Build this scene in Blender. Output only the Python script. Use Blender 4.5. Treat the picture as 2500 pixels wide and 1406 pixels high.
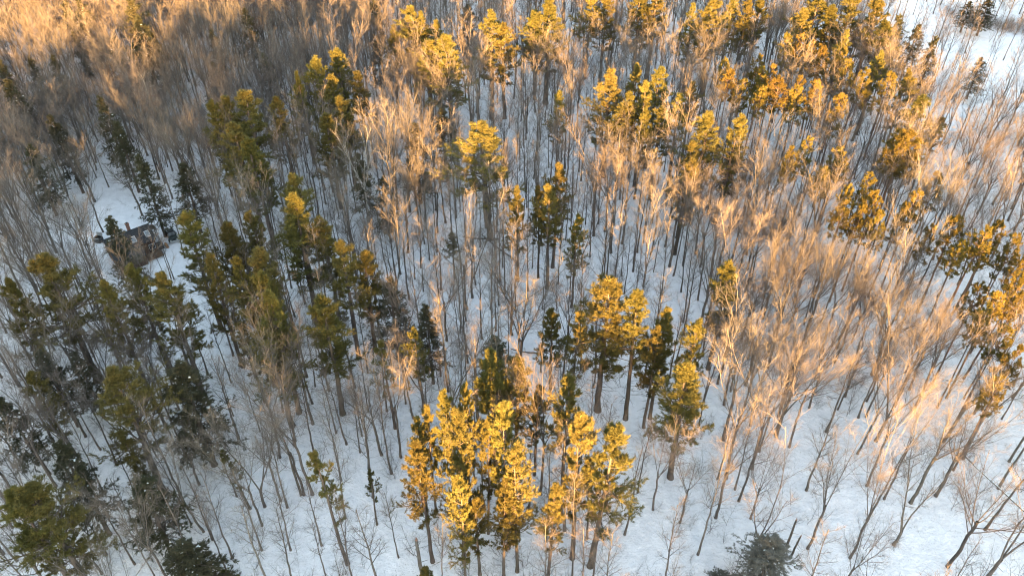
import bpy, math
import numpy as np
from mathutils import Vector, Matrix, Euler

# ------------------------------------------------------------------ camera, sky, sun, exposure
scene = bpy.context.scene
for o in list(bpy.data.objects):
    bpy.data.objects.remove(o)
COL = scene.collection
PITCH, EYE, FOC = math.radians(39.5), 98.0, 1900.0 / 2500.0      # camera pitch below horizon, height, focal length / frame width
cam_data = bpy.data.cameras.new("camera")
cam_data.sensor_width = 36.0
cam_data.lens = 36.0 * FOC
cam_data.clip_end = 9000.0
cam = bpy.data.objects.new("camera", cam_data)
cam.location = (0.0, 0.0, EYE)
cam.rotation_euler = (math.radians(90) - PITCH, 0.0, 0.0)
COL.objects.link(cam)
scene.camera = cam

SUN_EL = math.radians(4.5)
SUN_AZ = math.radians(4.0)           # the light travels towards +Y, turned this much towards -X
world = bpy.data.worlds.new("World")
scene.world = world
world.use_nodes = True
wn = world.node_tree
bg = wn.nodes["Background"]
sky = wn.nodes.new("ShaderNodeTexSky")
sky.sky_type = 'NISHITA'
sky.sun_disc = False
sky.sun_elevation = SUN_EL
sky.sun_rotation = math.radians(180.0) - SUN_AZ
sky.altitude = 400
sky.air_density = 1.0
sky.dust_density = 0.6
sky.ozone_density = 0.4
wn.links.new(sky.outputs[0], bg.inputs[0])
bg.inputs[1].default_value = 0.105
sun_data = bpy.data.lights.new("sun", 'SUN')
sun_data.energy = 5.0
sun_data.angle = math.radians(0.6)
sun_data.color = (1.0, 0.55, 0.17)
sun = bpy.data.objects.new("sun", sun_data)
ldir = Vector((math.sin(-SUN_AZ) * math.cos(SUN_EL), math.cos(SUN_AZ) * math.cos(SUN_EL), -math.sin(SUN_EL)))
sun.rotation_euler = ldir.to_track_quat('-Z', 'Y').to_euler()
sun.location = (0, -300, 200)
COL.objects.link(sun)
scene.view_settings.view_transform = 'Standard'
scene.view_settings.look = 'None'
scene.view_settings.exposure = 4.0
scene.view_settings.gamma = 1.0
scene.cycles.use_denoising = True
scene.cycles.sample_clamp_indirect = 0.3
scene.cycles.filter_width = 1.1
scene.cycles.max_bounces = 5
scene.cycles.diffuse_bounces = 3
scene.cycles.transparent_max_bounces = 4

# ------------------------------------------------------------------ helpers
RNG = np.random.default_rng(11)

def tag(o, label=None, cat=None, group=None, kind=None):
    if label: o["label"] = label
    if cat: o["category"] = cat
    if group: o["group"] = group
    if kind: o["kind"] = kind
    return o

class Geo:
    """Collects triangles and quads as numpy arrays; mesh() makes one mesh datablock."""
    def __init__(self):
        self.v, self.f, self.n = [], [], 0
    def add(self, verts, faces, mat=0, smooth=True):
        verts = np.asarray(verts, float).reshape(-1, 3)
        faces = np.asarray(faces, int)
        self.v.append(verts)
        self.f.append((faces + self.n, mat, smooth))
        self.n += len(verts)
        return self
    def merge(self, other, remap=None):
        for v in other.v: self.v.append(v)
        for f, m, s in other.f: self.f.append((f + self.n, m if remap is None else remap[m], s))
        self.n += other.n
        return self
    def box(self, c, size, mat=0, rz=0.0, taper=1.0):
        x, y, z = [q / 2 for q in size]
        p = np.array([[-x, -y, -z], [x, -y, -z], [x, y, -z], [-x, y, -z], [-x * taper, -y * taper, z], [x * taper, -y * taper, z], [x * taper, y * taper, z], [-x * taper, y * taper, z]])
        if rz:
            cr, sr = math.cos(rz), math.sin(rz)
            p[:, :2] = p[:, :2] @ np.array([[cr, sr], [-sr, cr]])
        return self.add(p + np.array(c), [[0, 3, 2, 1], [4, 5, 6, 7], [0, 1, 5, 4], [1, 2, 6, 5], [2, 3, 7, 6], [3, 0, 4, 7]], mat, False)
    def tubes(self, P, R, sides, mat=0):
        """P (m,n,3) polylines, R (m,n) radii."""
        m, n = P.shape[:2]
        if m == 0: return self
        ax = P[:, -1] - P[:, 0]
        ax /= np.linalg.norm(ax, axis=1, keepdims=True) + 1e-9
        ref = np.where(np.abs(ax[:, 2:3]) > 0.9, np.array([[1.0, 0, 0]]), np.array([[0, 0, 1.0]]))
        u = np.cross(ax, ref); u /= np.linalg.norm(u, axis=1, keepdims=True) + 1e-9
        w = np.cross(ax, u)
        a = np.arange(sides) * 2 * math.pi / sides
        ring = np.cos(a)[None, :, None] * u[:, None] + np.sin(a)[None, :, None] * w[:, None]
        V = P[:, :, None] + R[:, :, None, None] * ring[:, None]
        i = np.arange(m)[:, None, None] * n * sides + np.arange(n - 1)[None, :, None] * sides
        j = np.arange(sides)[None, None, :]
        k = (j + 1) % sides
        F = np.stack([i + j, i + k, i + sides + k, i + sides + j], -1).reshape(-1, 4)
        return self.add(V.reshape(-1, 3), F, mat, True)
    def mesh(self, name, mats):
        me = bpy.data.meshes.new(name)
        V = np.concatenate(self.v)
        sizes, loops, mi, sm = [], [], [], []
        for f, m, s in self.f:
            if len(f) == 0: continue
            sizes.append(np.full(len(f), f.shape[1])); loops.append(f.ravel())
            mi.append(np.full(len(f), m)); sm.append(np.full(len(f), s))
        sizes, loops, mi, sm = map(np.concatenate, (sizes, loops, mi, sm))
        me.vertices.add(len(V)); me.vertices.foreach_set("co", V.astype(np.float32).ravel())
        me.loops.add(len(loops)); me.loops.foreach_set("vertex_index", loops.astype(np.int32))
        me.polygons.add(len(sizes))
        me.polygons.foreach_set("loop_start", np.concatenate([[0], np.cumsum(sizes)[:-1]]).astype(np.int32))
        me.polygons.foreach_set("material_index", mi.astype(np.int32))
        me.polygons.foreach_set("use_smooth", sm.astype(bool))
        for m in mats: me.materials.append(m)
        me.update(calc_edges=True)
        return me

def link(name, mesh, parent=None):
    o = bpy.data.objects.new(name, mesh)
    if parent is not None: o.parent = parent
    COL.objects.link(o)
    return o

def empty(name, loc, rz=0.0, scale=(1, 1, 1), tilt=(0, 0)):
    o = bpy.data.objects.new(name, None)
    o.empty_display_size = 0.5
    o.location = loc; o.rotation_euler = (tilt[0], tilt[1], rz); o.scale = scale
    COL.objects.link(o)
    return o

def project(x, y, z):
    """World point -> photograph pixels (2500 x 1406) and depth; used to choose which trees show largest and to word labels."""
    c, s = math.cos(PITCH), math.sin(PITCH)
    d = y * c - (z - EYE) * s
    return 1250 + 1900 * x / d, 703 - 1900 * (y * s + (z - EYE) * c) / d, d

# ------------------------------------------------------------------ materials
def new_mat(name):
    m = bpy.data.materials.new(name); m.use_nodes = True
    nt = m.node_tree
    return m, nt, nt.nodes["Principled BSDF"], nt.links.new, nt.nodes.new

def ramp_mat(name, c0, c1, scale, rough=0.9, bump=0.0, detail=4.0, vary=0.0, spec=0.2, stretch=None, bdist=0.05):
    """Noise between two colours in object space, a little change of value from one object to the next, noise bump."""
    m, nt, b, L, N = new_mat(name)
    tc = N("ShaderNodeTexCoord"); no = N("ShaderNodeTexNoise"); mp = N("ShaderNodeMapping")
    if stretch: mp.inputs["Scale"].default_value = stretch
    L(tc.outputs["Object"], mp.inputs[0]); L(mp.outputs[0], no.inputs["Vector"])
    no.inputs["Scale"].default_value = scale; no.inputs["Detail"].default_value = detail
    r = N("ShaderNodeValToRGB"); r.color_ramp.elements[0].position = 0.3; r.color_ramp.elements[1].position = 0.7
    r.color_ramp.elements[0].color = (*c0, 1); r.color_ramp.elements[1].color = (*c1, 1)
    L(no.outputs["Fac"], r.inputs[0])
    out = r.outputs[0]
    if vary:
        oi = N("ShaderNodeObjectInfo"); mr = N("ShaderNodeMapRange"); hs = N("ShaderNodeHueSaturation")
        mr.inputs["To Min"].default_value = 1 - vary; mr.inputs["To Max"].default_value = 1 + vary
        L(oi.outputs["Random"], mr.inputs["Value"]); L(mr.outputs[0], hs.inputs["Value"])
        mh = N("ShaderNodeMapRange"); mh.inputs["To Min"].default_value = 0.485; mh.inputs["To Max"].default_value = 0.515
        mo = N("ShaderNodeMath"); mo.operation = 'MULTIPLY'; mo.inputs[1].default_value = 7.31
        fr = N("ShaderNodeMath"); fr.operation = 'FRACT'
        L(oi.outputs["Random"], mo.inputs[0]); L(mo.outputs[0], fr.inputs[0]); L(fr.outputs[0], mh.inputs["Value"]); L(mh.outputs[0], hs.inputs["Hue"])
        L(out, hs.inputs["Color"]); out = hs.outputs[0]
    L(out, b.inputs["Base Color"])
    b.inputs["Roughness"].default_value = rough
    b.inputs["Specular IOR Level"].default_value = spec
    if bump:
        bp = N("ShaderNodeBump"); bp.inputs["Strength"].default_value = bump; bp.inputs["Distance"].default_value = bdist
        L(no.outputs["Fac"], bp.inputs["Height"]); L(bp.outputs[0], b.inputs["Normal"])
    return m

def leaf_mat(name, c0, c1, scale=0.9, vary=0.2, trans=0.2):
    m = ramp_mat(name, c0, c1, scale, 0.7, vary=vary, spec=0.15)
    nt = m.node_tree; b = nt.nodes["Principled BSDF"]
    tr = nt.nodes.new("ShaderNodeBsdfTranslucent"); mx = nt.nodes.new("ShaderNodeMixShader")
    mx.inputs[0].default_value = trans
    src = b.inputs["Base Color"].links[0].from_socket
    nt.links.new(src, tr.inputs[0]); nt.links.new(b.outputs[0], mx.inputs[1]); nt.links.new(tr.outputs[0], mx.inputs[2])
    nt.links.new(mx.outputs[0], nt.nodes["Material Output"].inputs[0])
    return m

def plain(name, c, rough=0.6, metal=0.0, spec=0.4):
    return ramp_mat(name, tuple(q * 0.85 for q in c), tuple(min(1, q * 1.12) for q in c), 3.0, rough, spec=spec)

def snow_material():
    m, nt, b, L, N = new_mat("snow")
    tc = N("ShaderNodeTexCoord")
    big = N("ShaderNodeTexNoise"); big.inputs["Scale"].default_value = 0.45; big.inputs["Detail"].default_value = 5; big.inputs["Roughness"].default_value = 0.72
    fine = N("ShaderNodeTexNoise"); fine.inputs["Scale"].default_value = 1.7; fine.inputs["Detail"].default_value = 3; fine.inputs["Roughness"].default_value = 0.65
    lit = N("ShaderNodeTexNoise"); lit.inputs["Scale"].default_value = 2.6; lit.inputs["Detail"].default_value = 5; lit.inputs["Roughness"].default_value = 0.7
    patch = N("ShaderNodeTexNoise"); patch.inputs["Scale"].default_value = 0.06; patch.inputs["Detail"].default_value = 3
    for n in (big, fine, lit, patch): L(tc.outputs["Object"], n.inputs["Vector"])
    cr = N("ShaderNodeValToRGB"); cr.color_ramp.elements[0].position = 0.3; cr.color_ramp.elements[1].position = 0.7
    cr.color_ramp.elements[0].color = (0.70, 0.67, 0.695, 1); cr.color_ramp.elements[1].color = (0.88, 0.845, 0.87, 1)
    L(big.outputs["Fac"], cr.inputs[0])
    # needle, twig and leaf litter lying on the snow, thicker in some places
    th = N("ShaderNodeMapRange"); th.inputs["From Min"].default_value = 0.60; th.inputs["From Max"].default_value = 0.74
    L(lit.outputs["Fac"], th.inputs["Value"])
    pm = N("ShaderNodeMapRange"); pm.inputs["From Min"].default_value = 0.36; pm.inputs["From Max"].default_value = 0.62; pm.inputs["To Max"].default_value = 0.8
    L(patch.outputs["Fac"], pm.inputs["Value"])
    mu = N("ShaderNodeMath"); mu.operation = 'MULTIPLY'; L(th.outputs[0], mu.inputs[0]); L(pm.outputs[0], mu.inputs[1])
    mx = N("ShaderNodeMix"); mx.data_type = 'RGBA'
    L(mu.outputs[0], mx.inputs["Factor"]); L(cr.outputs[0], mx.inputs["A"]); mx.inputs["B"].default_value = (0.24, 0.19, 0.15, 1)
    L(mx.outputs["Result"], b.inputs["Base Color"])
    b.inputs["Roughness"].default_value = 0.75; b.inputs["Specular IOR Level"].default_value = 0.2
    ad = N("ShaderNodeMath"); ad.operation = 'MULTIPLY_ADD'; ad.inputs[1].default_value = 2.0
    L(big.outputs["Fac"], ad.inputs[0]); L(fine.outputs["Fac"], ad.inputs[2])
    bp = N("ShaderNodeBump"); bp.inputs["Strength"].default_value = 0.7; bp.inputs["Distance"].default_value = 0.22
    L(ad.outputs[0], bp.inputs["Height"]); L(bp.outputs[0], b.inputs["Normal"])
    return m

M = {
    "snow": snow_material(),
    "snow_cap": plain("snow_cap", (0.84, 0.85, 0.87), 0.8, spec=0.2),
    "bark": ramp_mat("bark_grey_brown", (0.070, 0.058, 0.052), (0.150, 0.128, 0.114), 2.2, 0.95, 0.5, vary=0.3, stretch=(1, 1, 0.3)),
    "twig": ramp_mat("twig", (0.115, 0.095, 0.084), (0.200, 0.166, 0.148), 0.7, 0.9, vary=0.28),
    "birch": ramp_mat("birch_bark", (0.22, 0.20, 0.18), (0.55, 0.52, 0.48), 1.6, 0.8, 0.2, stretch=(1, 1, 2.0)),
    "pine_bark": ramp_mat("pine_bark", (0.055, 0.043, 0.036), (0.135, 0.105, 0.088), 2.0, 0.95, 0.6, vary=0.2, stretch=(1, 1, 0.25)),
    "red_bark": ramp_mat("red_pine_bark", (0.075, 0.05, 0.04), (0.16, 0.105, 0.08), 2.0, 0.95, 0.6, vary=0.2, stretch=(1, 1, 0.25)),
    "pine": leaf_mat("white_pine_needles", (0.082, 0.077, 0.026), (0.155, 0.127, 0.038)),
    "red": leaf_mat("red_pine_needles", (0.094, 0.075, 0.019), (0.168, 0.123, 0.030)),
    "hemlock": leaf_mat("hemlock_needles", (0.048, 0.048, 0.027), (0.082, 0.076, 0.042)),
    "grey": leaf_mat("grey_green_needles", (0.115, 0.110, 0.090), (0.175, 0.165, 0.140)),
    "tan": leaf_mat("brown_foliage", (0.075, 0.060, 0.022), (0.115, 0.085, 0.030)),
}

# ------------------------------------------------------------------ terrain: snowy forest floor, an added unseen ridge behind the camera that blocks the low sun
SHADE_X = [-700, -320, -150, -110, -80, -60, -42, -27, -18, -12, -8, 10, 15, 32, 38, 46, 70, 90, 120, 200, 700]
SHADE_Z = [20, 22, 24, 29, 35, 35, 33.5, 30, 24, 15, 12.5, 13, 20, 18, 20, 17, 17.5, 19, 21, 24, 10]        # shade height the made-up ridge is shaped to cast at y = 57
CREST_X, CREST_Z = [x + 19.4 for x in SHADE_X], [z + 21.8 - 6.8 for z in SHADE_Z]

def smooth(t):
    t = np.clip(t, 0, 1)
    return t * t * (3 - 2 * t)

def ground_z(x, y):
    x, y = np.asarray(x, float), np.asarray(y, float)
    z = 0.35 * np.sin(x / 17 + 0.6 * np.sin(y / 29)) * np.sin(y / 23 + 1.1) + 0.18 * np.sin(x / 6.3 + y / 9.1) * np.cos(y / 7.7)
    crest = np.interp(x, CREST_X, CREST_Z)
    up = smooth((-45 - y) / 175.0)
    rise = 9.0 * smooth((y - 170) / 55.0) * smooth((-45 - x) / 50.0)        # ground raised in the far left to lift its crowns into the sun
    return z + crest * up + rise

def build_ground():
    def axis(lo, a, b, hi, fine, k):
        mid = np.arange(a, b + fine, fine)
        left = a - (a - lo) * (np.linspace(0, 1, k + 1)[1:] ** 2)[::1]
        right = b + fine + (hi - b) * (np.linspace(0, 1, k + 1)[1:] ** 2)
        return np.concatenate([left[::-1], mid, right])
    xs = axis(-4000, -200, 200, 4000, 2.0, 26)
    ys = axis(-3000, -260, 300, 5000, 2.0, 26)
    X, Y = np.meshgrid(xs, ys)
    Z = ground_z(X, Y)
    g = Geo()
    nx, ny = len(xs), len(ys)
    i = (np.arange(ny - 1)[:, None] * nx + np.arange(nx - 1)[None]).ravel()
    g.add(np.stack([X, Y, Z], -1).reshape(-1, 3), np.stack([i, i + 1, i + nx + 1, i + nx], -1))
    o = link("ground", g.mesh("ground", [M["snow"]]))
    tag(o, "snow-covered forest floor under the trees", kind="structure")
build_ground()

# ------------------------------------------------------------------ tree generators (metres, nominal height given by each builder)
UP = np.array([0, 0, 1.0])
def unit(v): return v / (np.linalg.norm(v, axis=-1, keepdims=True) + 1e-9)

def grow(p, d, length, n, up, jit, rng):
    """Polylines from points p, directions d: (m,n,3)."""
    m = len(p)
    P = np.empty((m, n, 3)); P[:, 0] = p
    st = (length / (n - 1))[:, None]
    d = unit(d)
    for i in range(1, n):
        d = unit(d + up * UP + jit * rng.normal(size=(m, 3)))
        P[:, i] = P[:, i - 1] + d * st
    return P

def spawn(P, R, L, k, t0, t1, ang, sd, ratio, up, jit, n, rr, rng, fade=0.55, tip=0.35, lift=1.0):
    m, n0 = P.shape[:2]
    idx = np.repeat(np.arange(m), k)
    t = t0 + (t1 - t0) * (np.tile(np.arange(k), m) + rng.random(m * k)) / k
    f = np.clip(t * (n0 - 1), 0, n0 - 1.001); i = f.astype(int); w = (f - i)[:, None]
    base = P[idx, i] * (1 - w) + P[idx, i + 1] * w
    r = R[idx, i] * (1 - w[:, 0]) + R[idx, i + 1] * w[:, 0]
    tg = unit(P[idx, i + 1] - P[idx, i])
    a = np.tile(np.arange(k) * 2.4, m) + np.repeat(rng.random(m) * 6.28, k) + rng.normal(size=m * k) * 0.4
    ref = np.where(np.abs(tg[:, 2:3]) > 0.95, np.array([[1.0, 0, 0]]), UP[None])
    u = unit(np.cross(tg, ref)); v = np.cross(tg, u)
    per = unit(np.cos(a)[:, None] * u + lift * np.sin(a)[:, None] * v)
    an = np.radians(ang + sd * rng.normal(size=m * k))[:, None]
    d = np.cos(an) * tg + np.sin(an) * per
    ln = L[idx] * ratio * (1 - fade * t) * rng.uniform(0.7, 1.25, m * k)
    Q = grow(base, d, ln, n, up, jit, rng)
    RR = (r * rr)[:, None] * np.linspace(1, tip, n)[None]
    return Q, RR, ln

def bare_tree(kind, seed):
    """Leafless hardwood, 24 m nominal: returns trunk geometry and crown geometry."""
    rng = np.random.default_rng(seed)
    T, C = Geo(), Geo()
    r0 = rng.uniform(0.18, 0.26)
    def trunk(top, r_base, r_top, x=0.0, lean=(0, 0), n=12, wob=0.06):
        z = np.linspace(-0.6, top, n)
        w = np.cumsum(rng.normal(size=(n, 2)) * wob, 0); w -= w[0]
        p = np.stack([x + w[:, 0] + lean[0] * z, w[:, 1] + lean[1] * z, z], -1)
        r = r_base + (r_top - r_base) * np.linspace(0, 1, n) ** 0.9
        r[0] *= 1.5; r[1] *= 1.12
        T.tubes(p[None], r[None], 7)
        return p[None], r[None], np.array([top])
    if kind == 's':            # slender pole, short ascending side branches in the upper half
        P, R, L = trunk(21.5, r0 * 0.8, 0.04, n=14)
        A, RA, LA = spawn(P, R, L, 15, 0.45, 0.99, 38, 9, 0.29, 0.07, 0.04, 5, 0.5, rng, 0.72)
        lv = [(A, RA, LA)]
        B = spawn(A, RA, LA, 7, 0.15, 1.0, 34, 11, 0.55, 0.05, 0.05, 4, 0.6, rng, 0.5)
        W = spawn(*B, 6, 0.1, 1.0, 36, 14, 0.60, 0.0, 0.0, 2, 0.6, rng, 0.3)
    elif kind == 'v':          # tall, narrow vase: few steep leaders
        P, R, L = trunk(rng.uniform(10, 13), r0, r0 * 0.72)
        A, RA, LA = spawn(P, R, np.array([11.5]), 4, 0.80, 0.999, 17, 6, 1.35, 0.03, 0.045, 7, 0.50, rng, 0.25)
        lv = [(A, RA, LA)]
        B = spawn(A, RA, LA, 9, 0.18, 1.0, 27, 9, 0.46, 0.04, 0.05, 5, 0.5, rng, 0.55)
        lv.append(B)
        B = spawn(*B, 8, 0.15, 1.0, 30, 11, 0.55, 0.04, 0.05, 4, 0.6, rng, 0.45)
        W = spawn(*B, 6, 0.1, 1.0, 36, 14, 0.55, 0.0, 0.0, 2, 0.6, rng, 0.3)
    elif kind == 'f':          # forked low into two or three stems
        P, R, L = trunk(rng.uniform(3.5, 6), r0 * 1.1, r0 * 0.95, n=6)
        A, RA, LA = spawn(P, R, np.array([16.0]), 3, 0.8, 0.999, 15, 4, 1.45, 0.035, 0.05, 9, 0.60, rng, 0.25, 0.25)
        lv = [(A, RA, LA)]
        B = spawn(A, RA, LA, 11, 0.32, 1.0, 31, 9, 0.32, 0.05, 0.05, 5, 0.5, rng, 0.55)
        lv.append(B)
        B = spawn(*B, 8, 0.15, 1.0, 31, 11, 0.55, 0.04, 0.05, 4, 0.6, rng, 0.45)
        W = spawn(*B, 6, 0.1, 1.0, 36, 14, 0.55, 0.0, 0.0, 2, 0.6, rng, 0.3)
    else:                      # 'o': rounded broad crown; 'L' the same
        P, R, L = trunk(rng.uniform(8.5, 11), r0 * 1.1, r0 * 0.85)
        A, RA, LA = spawn(P, R, np.array([10.5]), 8, 0.72, 0.999, 30, 9, 1.36, 0.05, 0.045, 7, 0.40, rng, 0.22)
        lv = [(A, RA, LA)]
        B = spawn(A, RA, LA, 8, 0.2, 1.0, 30, 9, 0.44, 0.04, 0.05, 5, 0.52, rng, 0.5)
        lv.append(B)
        B = spawn(*B, 6, 0.15, 1.0, 32, 11, 0.58, 0.04, 0.05, 4, 0.6, rng, 0.45)
        W = spawn(*B, 6, 0.1, 1.0, 36, 14, 0.56, 0.0, 0.0, 2, 0.6, rng, 0.3)
    for q in lv: C.tubes(q[0], np.maximum(q[1], 0.02), 5, 0)
    C.tubes(B[0], np.clip(B[1], 0.009, 0.018), 3, 1)
    C.tubes(W[0], np.clip(W[1], 0.0055, 0.008), 3, 1)
    # a few dead stubs low on the trunk
    S = spawn(P, R, L * 0 + 1.6, 5, 0.25, 0.8, 70, 12, 1.0, 0.0, 0.1, 3, 0.2, rng, 0.2)
    C.tubes(S[0], np.clip(S[1], 0.012, 0.04), 3, 1)
    return T, C

def birch_tree(seed):
    return bare_tree('v' if seed % 2 else 's', seed)

def sapling(seed):
    rng = np.random.default_rng(seed)
    g = Geo(); k = int(rng.integers(1, 4))
    h = np.full(k, 5.0) * rng.uniform(0.6, 1.1, k)
    P = grow(rng.normal(size=(k, 3)) * [0.15, 0.15, 0] - [0, 0, 0.3], rng.normal(size=(k, 3)) * [0.16, 0.16, 0] + UP, h, 7, 0.06, 0.06, rng)
    R = np.linspace(0.026, 0.008, 7)[None].repeat(k, 0)
    g.tubes(P, R, 4, 0)
    A = spawn(P, R, h, 12, 0.2, 1.0, 48, 12, 0.32, 0.05, 0.1, 4, 0.7, rng)
    g.tubes(A[0], np.clip(A[1], 0.006, 0.013), 3, 1)
    W = spawn(*A, 4, 0.2, 1.0, 40, 12, 0.5, 0.03, 0.12, 3, 0.8, rng)
    g.tubes(W[0], np.clip(W[1], 0.005, 0.007), 3, 1)
    return g

def blades(g, p, d, k, length, width, spread, rng, mat, flat=0.0):
    """k needle sprays (slim triangles) around each tuft."""
    m = len(p)
    p = np.repeat(p, k, 0); d = np.repeat(d, k, 0)
    rn = rng.normal(size=(m * k, 3)) * spread
    if flat: rn[:, 2] *= 1 - flat
    b = unit(d + rn)
    side = unit(np.cross(b, rng.normal(size=(m * k, 3))))
    if flat: side = unit(side * np.array([1, 1, 1 - flat]))
    ln = (length * rng.uniform(0.7, 1.25, m * k))[:, None]
    q = p + rng.normal(size=(m * k, 3)) * 0.06
    V = np.stack([q - side * width * 0.5, q + side * width * 0.5, q + b * ln], 1)
    i = np.arange(m * k)[:, None] * 3 + np.arange(3)[None]
    g.add(V.reshape(-1, 3), i, mat, False)

def along(P, t):
    n0 = P.shape[1]
    f = np.clip(t * (n0 - 1), 0, n0 - 1.001); i = f.astype(int); w = (f - i)[:, None]
    r = np.arange(len(P))
    return P[r, i] * (1 - w) + P[r, i + 1] * w, unit(P[r, i + 1] - P[r, i])

def conifer_trunk(H, r0, rng, wob=0.05):
    z = np.linspace(-0.6, H - 0.4, 16)
    w = np.cumsum(rng.normal(size=(16, 2)) * wob, 0); w -= w[0]
    p = np.stack([w[:, 0], w[:, 1], z], -1)
    r = r0 * (1 - np.linspace(0, 1, 16)) ** 0.75 + 0.02
    r[0] *= 1.35
    g = Geo(); g.tubes(p[None], r[None], 8)
    return g, p, r

def white_pine(form, seed):
    """27 m nominal, crown 6 m wide nominal ('b': broad with long arms, 'c': column)."""
    rng = np.random.default_rng(seed)
    H = 27.0
    T, tp, tr = conifer_trunk(H, 0.34, rng)
    C, D = Geo(), Geo()
    zb = H * {'w': rng.uniform(0.34, 0.48), 'c': 0.26, 'b': 0.36, 't': 0.42}[form]
    zs = []
    z = zb
    while z < H - 0.3:
        zs += [z + rng.normal() * 0.10 for _ in range(6 if form != 'b' else 5)]
        z += rng.uniform(0.95, 1.45) * (1.0 if z < H * 0.85 else 0.65)
    zs = np.array(zs); t = np.clip((zs - zb) / (H - zb), 0, 1)
    if form == 'c': prof = 0.72 + 0.28 * np.sin(t * 9 + rng.random() * 6) ** 2
    else: prof = np.interp(t, [0, 0.12, 0.3, 0.6, 0.85, 1], [0.6, 0.95, 1.0, 0.72, 0.38, 0.10])
    if form == 'c': prof = prof * np.interp(t, [0, 0.1, 0.75, 1], [0.7, 1, 0.95, 0.25])
    L = 3.0 * prof * rng.choice([0.5, 0.75, 0.95, 1.1, 1.4], len(zs)) * rng.uniform(0.9, 1.1, len(zs))
    if form == 'b':
        L *= 1.0 + 0.55 * (rng.random(len(zs)) > 0.7)
    az = rng.random() * 6.28 + np.arange(len(zs)) * 2.399 + rng.normal(size=len(zs)) * 0.35
    lop = rng.random() * 6.28
    L *= 1 + 0.22 * np.cos(az - lop)
    el = np.radians(np.interp(t, [0, 0.5, 1], [-4, 14, 52]) + rng.normal(size=len(zs)) * 7)
    keep = rng.random(len(zs)) > np.interp(t, [0, 0.25, 1], [0.42, 0.12, 0.04]) + (0.35 if form == 't' else 0)
    zs, L, az, el, t = zs[keep], L[keep], az[keep], el[keep], t[keep]
    px = np.interp(zs, tp[:, 2], tp[:, 0]); py = np.interp(zs, tp[:, 2], tp[:, 1])
    d = np.stack([np.cos(az) * np.cos(el), np.sin(az) * np.cos(el), np.sin(el)], -1)
    P = grow(np.stack([px, py, zs], -1), d, L, 7, 0.11, 0.05, rng)
    R = (0.022 + 0.016 * L)[:, None] * np.linspace(1, 0.3, 7)[None]
    C.tubes(P, R, 4, 0)
    # side shoots in a flattened spray, needles along them
    A = spawn(P, R, L, 9, 0.28, 0.98, 46, 8, 0.44, 0.10, 0.06, 4, 0.5, rng, 0.62, lift=0.45)
    C.tubes(A[0], np.maximum(A[1], 0.012), 3, 0)
    sc = np.clip(0.62 + 0.12 * L, 0.6, 1.1)
    for tt in (0.3, 0.5, 0.7, 0.85, 1.0):
        p, q = along(A[0], np.full(len(A[0]), tt))
        blades(C, p, unit(q + 0.6 * UP), 11, 0.34, 0.058, 0.5, rng, 1)
    for tt in (0.55, 0.7, 0.85, 1.0):
        p, q = along(P, np.full(len(P), tt))
        blades(C, p, unit(q + 0.6 * UP), 18, 0.38, 0.062, 0.5, rng, 1)
    # leader shoots
    top = np.repeat(np.array([[tp[-1, 0], tp[-1, 1], H - 0.6]]), 6, 0) + rng.normal(size=(6, 3)) * [0.12, 0.12, 0.25]
    blades(C, top, np.repeat(UP[None], 6, 0), 10, 0.75, 0.16, 0.35, rng, 1)
    # dead branches below the crown
    k = 26
    zd = rng.uniform(H * 0.12, zb + 2, k); a = rng.random(k) * 6.28
    Q = grow(np.stack([np.interp(zd, tp[:, 2], tp[:, 0]), np.interp(zd, tp[:, 2], tp[:, 1]), zd], -1),
             np.stack([np.cos(a), np.sin(a), rng.normal(size=k) * 0.2], -1), rng.uniform(0.6, 2.6, k), 4, -0.01, 0.12, rng)
    RD = np.linspace(0.03, 0.012, 4)[None].repeat(k, 0)
    D.tubes(Q, RD, 3)
    DW = spawn(Q, RD, np.full(k, 1.6), 3, 0.4, 1, 40, 10, 0.5, 0, 0.1, 3, 0.7, rng)
    D.tubes(DW[0], np.clip(DW[1], 0.008, 0.02), 3)
    return T, C, D

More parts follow.
